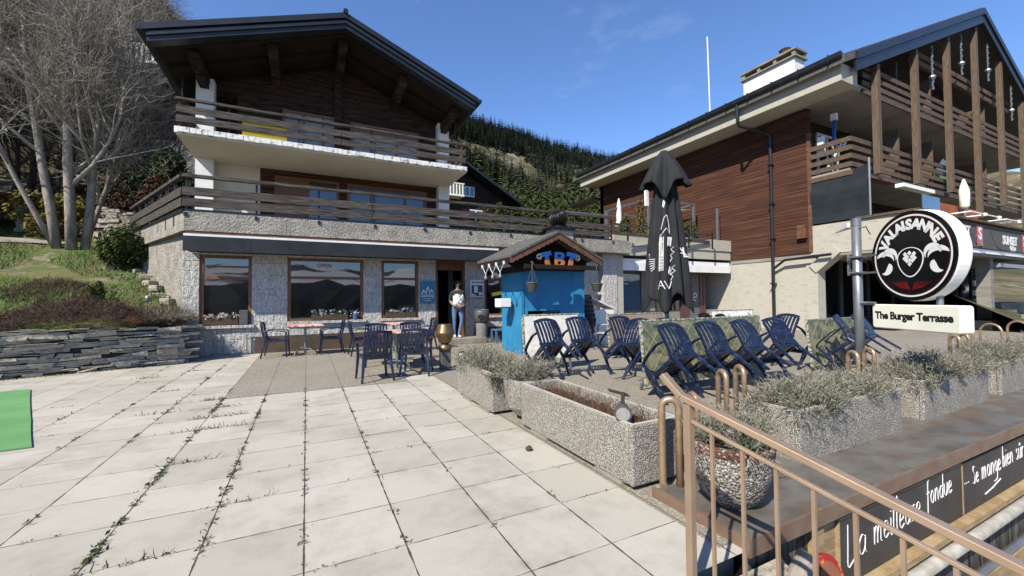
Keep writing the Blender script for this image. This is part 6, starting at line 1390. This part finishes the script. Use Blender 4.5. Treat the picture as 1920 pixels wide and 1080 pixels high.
for x, y, n in ((-.75, 2.85, 16), (-1.2, 2.9, 10), (-.9, 4.3, 26), (-1.0, 5.3, 45), (-.75, 5.3, 30), (-1.0, 5.8, 40), (-.72, 5.8, 16), (-1.15, 6.8, 50), (-.95, 6.3, 30), (-1.6, 6.3, 20), (-2.5, 9.3, 40), (-1.9, 9.9, 30), (-1.8, 8.0, 30), (-.35, 3.3, 12), (-1.5, 8.8, 20)):
    for k in range(n): blade(b, (x+rr.gauss(0, .11), Y0+.5*round((y-Y0)/.5)+rr.gauss(0, .012), 0), (rr.gauss(0, .7), rr.gauss(0, .7), 1), rr.uniform(.02, .075), .006, .7, rr)
for k in range(2600):
    q = rr.random(); x = lerp(-9, -2.5, q); weeds(x, lerp(8.95, 11.1, q)-abs(rr.gauss(0, .07)), 1, .03, rr.random() < .5)
tag(b.build('joint_weeds', 'weed'), 'small weeds and grass tufts growing in the joints of the paving', 'weeds', kind='stuff')
b = MB()
for k in range(26): leaf(b, (-.93+rr.gauss(0, .012), 2.30+rr.gauss(0, .012), .03+rr.gauss(0, .008)), .016, rr)
tag(b.build('dandelion', 'yellow_paint'), 'single yellow dandelion flower in a paving joint at the lower left', 'flower')
b = MB(); b.lathe([(.01, 0), (.03, .01), (.032, .025), (.01, .045)], (1.75, 3.2, 0), 7); tag(b.build('pine_cone', 'heather'), 'tiny brown cone lying on the paving in front of the trough', 'cone')
b = MB()
for k in range(700): p = (4.9+rr.uniform(-.5, .5), 11.5+rr.uniform(-.15, .3), 0); blade(b, p, (rr.gauss(0, .6), rr.gauss(0, .6), 1), rr.uniform(.05, .22), .006, .9, rr)
tag(b.build('dry_weeds', 'lavender'), 'dry grey weeds around the foot of the litter bin', 'weeds', kind='stuff')
# ================================================================ PEOPLE
def skinned(name, V, E_, Rr, mats, colour, parent, smooth=True, sub=2):
    me = bpy.data.meshes.new(name); me.from_pydata([tuple(v) for v in V], E_, []); o = bpy.data.objects.new(name, me); COL.objects.link(o)
    sk = o.modifiers.new('s', 'SKIN'); sk.use_smooth_shade = True
    for i, r in enumerate(Rr): me.skin_vertices[0].data[i].radius = (r if isinstance(r, tuple) else (r, r))
    me.skin_vertices[0].data[0].use_root = True; ss = o.modifiers.new('u', 'SUBSURF'); ss.levels = ss.render_levels = sub
    bpy.context.view_layer.update(); dg = bpy.context.evaluated_depsgraph_get(); m2 = bpy.data.meshes.new_from_object(o.evaluated_get(dg)); bpy.data.objects.remove(o)
    m2.materials.clear()
    for m in mats: m2.materials.append(MATS[m])
    for p in m2.polygons: p.material_index = colour(p.center); p.use_smooth = True
    m2.name = name; o = bpy.data.objects.new(name, m2); COL.objects.link(o)
    if parent: o.parent = parent
    return o
def hand_chain(V, E_, Rr, wrist, d, side, palm_i):
    d = Vector(d).normalized(); s = Vector(side).normalized()
    for k in range(4):
        o = s*(k-1.5)*.019; l = (.07, .08, .075, .058)[k]; a = len(V); V += [wrist+d*.075+o, wrist+d*(.075+l*.5)+o*1.1, wrist+d*(.075+l)+o*1.1+Vector((0, -.012, -.012))]; Rr += [.009, .008, .007]; E_ += [(palm_i, a), (a, a+1), (a+1, a+2)]
    a = len(V); V += [wrist+d*.03-s*.042, wrist+d*.065-s*.055]; Rr += [.010, .008]; E_ += [(palm_i, a), (a, a+1)]
Pn = thing('person', 'woman in jeans, dark top and black-and-white printed shirt standing on the entrance step', 'person', (4.08, 11.85, .17), radians(-10))
V = [(0, 0, .93), (0, -.01, 1.08), (0, 0, 1.22), (0, .015, 1.37), (0, .01, 1.45), (0, -.005, 1.52), (0, -.01, 1.60), (0, -.008, 1.66)]
Rr = [(.165, .115), (.135, .10), (.155, .11), (.15, .095), (.052, .052), (.062, .075), (.077, .092), (.062, .075)]; E_ = [(0, 1), (1, 2), (2, 3), (3, 4), (4, 5), (5, 6), (6, 7)]
V = [Vector(v) for v in V]
def limb(root, pts, rs):
    prev = root
    for p, r in zip(pts, rs): V.append(Vector(p)); Rr.append(r); E_.append((prev, len(V)-1)); prev = len(V)-1
    return prev
limb(0, [(-.10, 0, .84), (-.10, -.02, .50), (-.09, .02, .10), (-.095, -.03, .045), (-.10, -.14, .035)], [.095, .062, .042, (.045, .04), (.04, .028)])
limb(0, [(.10, 0, .84), (.12, -.05, .50), (.03, -.06, .12), (.03, -.10, .05), (.05, -.21, .04)], [.095, .062, .042, (.045, .04), (.04, .028)])
i = limb(3, [(-.17, .01, 1.36), (-.235, .02, 1.12), (-.16, -.13, .98), (-.10, -.17, .96)], [.055, .042, .032, (.032, .02)]); hand_chain(V, E_, Rr, V[i].copy(), (1, -.2, -.25), (0, -.3, 1), i)
i = limb(3, [(.17, .01, 1.36), (.225, .02, 1.12), (.15, -.14, .95), (.10, -.17, .92)], [.055, .042, .032, (.032, .02)]); hand_chain(V, E_, Rr, V[i].copy(), (-1, -.2, -.1), (0, -.3, 1), i)
def pc(c):
    if c.z < .08: return 4
    if c.z < .97 and abs(c.x) < .2 and c.y > -.125: return 1
    if c.z > 1.42: return 0
    if c.z < 1.10 and (abs(c.x) > .16 or c.y < -.12): return 0
    return 3 if (c.z < 1.28 and c.y < .05 and abs(c.x) < .15) else 2
body = skinned('body', V, E_, Rr, ['skin', 'jeans', 'grey_knit', 'shirt', 'sign_white'], pc, Pn)
b = MB(); b.lathe([(.02, 0), (.09, .01), (.105, .07), (.10, .13), (.05, .165)], (0, .025, 1.555), 14); b.lathe([(.03, 0), (.055, .02), (.05, .1), (.02, .12)], (0, .075, 1.50), 10); b.build('hair', 'hair', Pn, True, world=False)
b = MB(); b.box(-.068, .068, -.108, -.085, 1.612, 1.642); b.box(-.075, -.068, -.1, .0, 1.628, 1.638); b.box(.068, .075, -.1, .0, 1.628, 1.638); b.build('sunglasses', 'stone_dark', Pn, world=False, bevel=.004)
b = MB(); b.add([(-.012, -.09, 1.605), (.012, -.09, 1.605), (.015, -.09, 1.572), (-.015, -.09, 1.572), (0, -.115, 1.580)], [(0, 1, 4), (1, 2, 4), (2, 3, 4), (3, 0, 4)]); b.build('nose', 'skin', Pn, world=False)
MB().box(-.024, .024, -.0905, -.083, 1.548, 1.556).build('mouth', 'terracotta', Pn, world=False)
b = MB(); vs = []; n = 18; J = 7
for j in range(J):
    for i in range(n):
        a = -pi/2+(-1+2*i/(n-1))*1.0; q = j/(J-1); r = .155+.035*sin(q*pi)+.012*sin(i*1.9+j*1.3); vs.append((r*cos(a)*1.0, r*.85*sin(a)-.03, 1.27-.33*q-.04*cos(i*.5)))
b.add(vs, [(j*n+i, j*n+i+1, (j+1)*n+i+1, (j+1)*n+i) for j in range(J-1) for i in range(n-1)]); o = b.build('tied_shirt', 'shirt', Pn, True, world=False); md = o.modifiers.new('thickness', 'SOLIDIFY'); md.thickness = .012
# seated figure in the shade of the shop
Pm = thing('person', 'person in dark clothes sitting in the shade before the shop on the right', 'person', (26.6, 7.7, .35), 0)
V = [Vector(v) for v in [(0, 0, .50), (0, -.03, .68), (0, -.08, .86), (0, -.10, 1.0), (0, -.12, 1.07), (0, -.15, 1.14), (0, -.16, 1.22), (0, -.15, 1.28)]]; Rr = [(.17, .13), (.15, .11), (.17, .12), (.15, .10), (.055, .055), (.065, .075), (.08, .092), (.06, .07)]; E_ = [(k, k+1) for k in range(7)]
limb(0, [(-.11, -.08, .48), (-.14, -.45, .50), (-.14, -.48, .10), (-.14, -.60, .04)], [.09, .065, .045, .04]); limb(0, [(.11, -.08, .48), (.16, -.45, .50), (.18, -.46, .10), (.18, -.58, .04)], [.09, .065, .045, .04])
i = limb(3, [(-.18, -.10, .98), (-.24, -.22, .74), (-.12, -.42, .64), (-.08, -.48, .63)], [.06, .045, .034, (.03, .02)]); hand_chain(V, E_, Rr, V[i].copy(), (.7, -.6, 0), (.6, .6, .2), i)
i = limb(3, [(.18, -.10, .98), (.24, -.22, .74), (.12, -.42, .64), (.08, -.48, .63)], [.06, .045, .034, (.03, .02)]); hand_chain(V, E_, Rr, V[i].copy(), (-.7, -.6, 0), (.6, -.6, .2), i)
skinned('body', V, E_, Rr, ['skin', 'grey_knit'], lambda c: 0 if c.z > 1.06 else 1, Pm, sub=1)
b = MB(); b.lathe([(.03, 0), (.095, .02), (.105, .10), (.05, .17)], (0, -.13, 1.15), 12); b.build('hood', 'stone_dark', Pm, True, world=False)
t = thing('bench', 'low dark bench under the seated person before the shop', 'bench', (26.6, 7.9, .35)); MB().box(25.2, 27.6, 7.55, 8.1, .74, .79).build('seat', 'stone_dark', t); MB().box(25.4, 25.5, 7.6, 8.05, .35, .74).build('leg', 'stone_dark', t); MB().box(27.3, 27.4, 7.6, 8.05, .35, .74).build('leg', 'stone_dark', t)
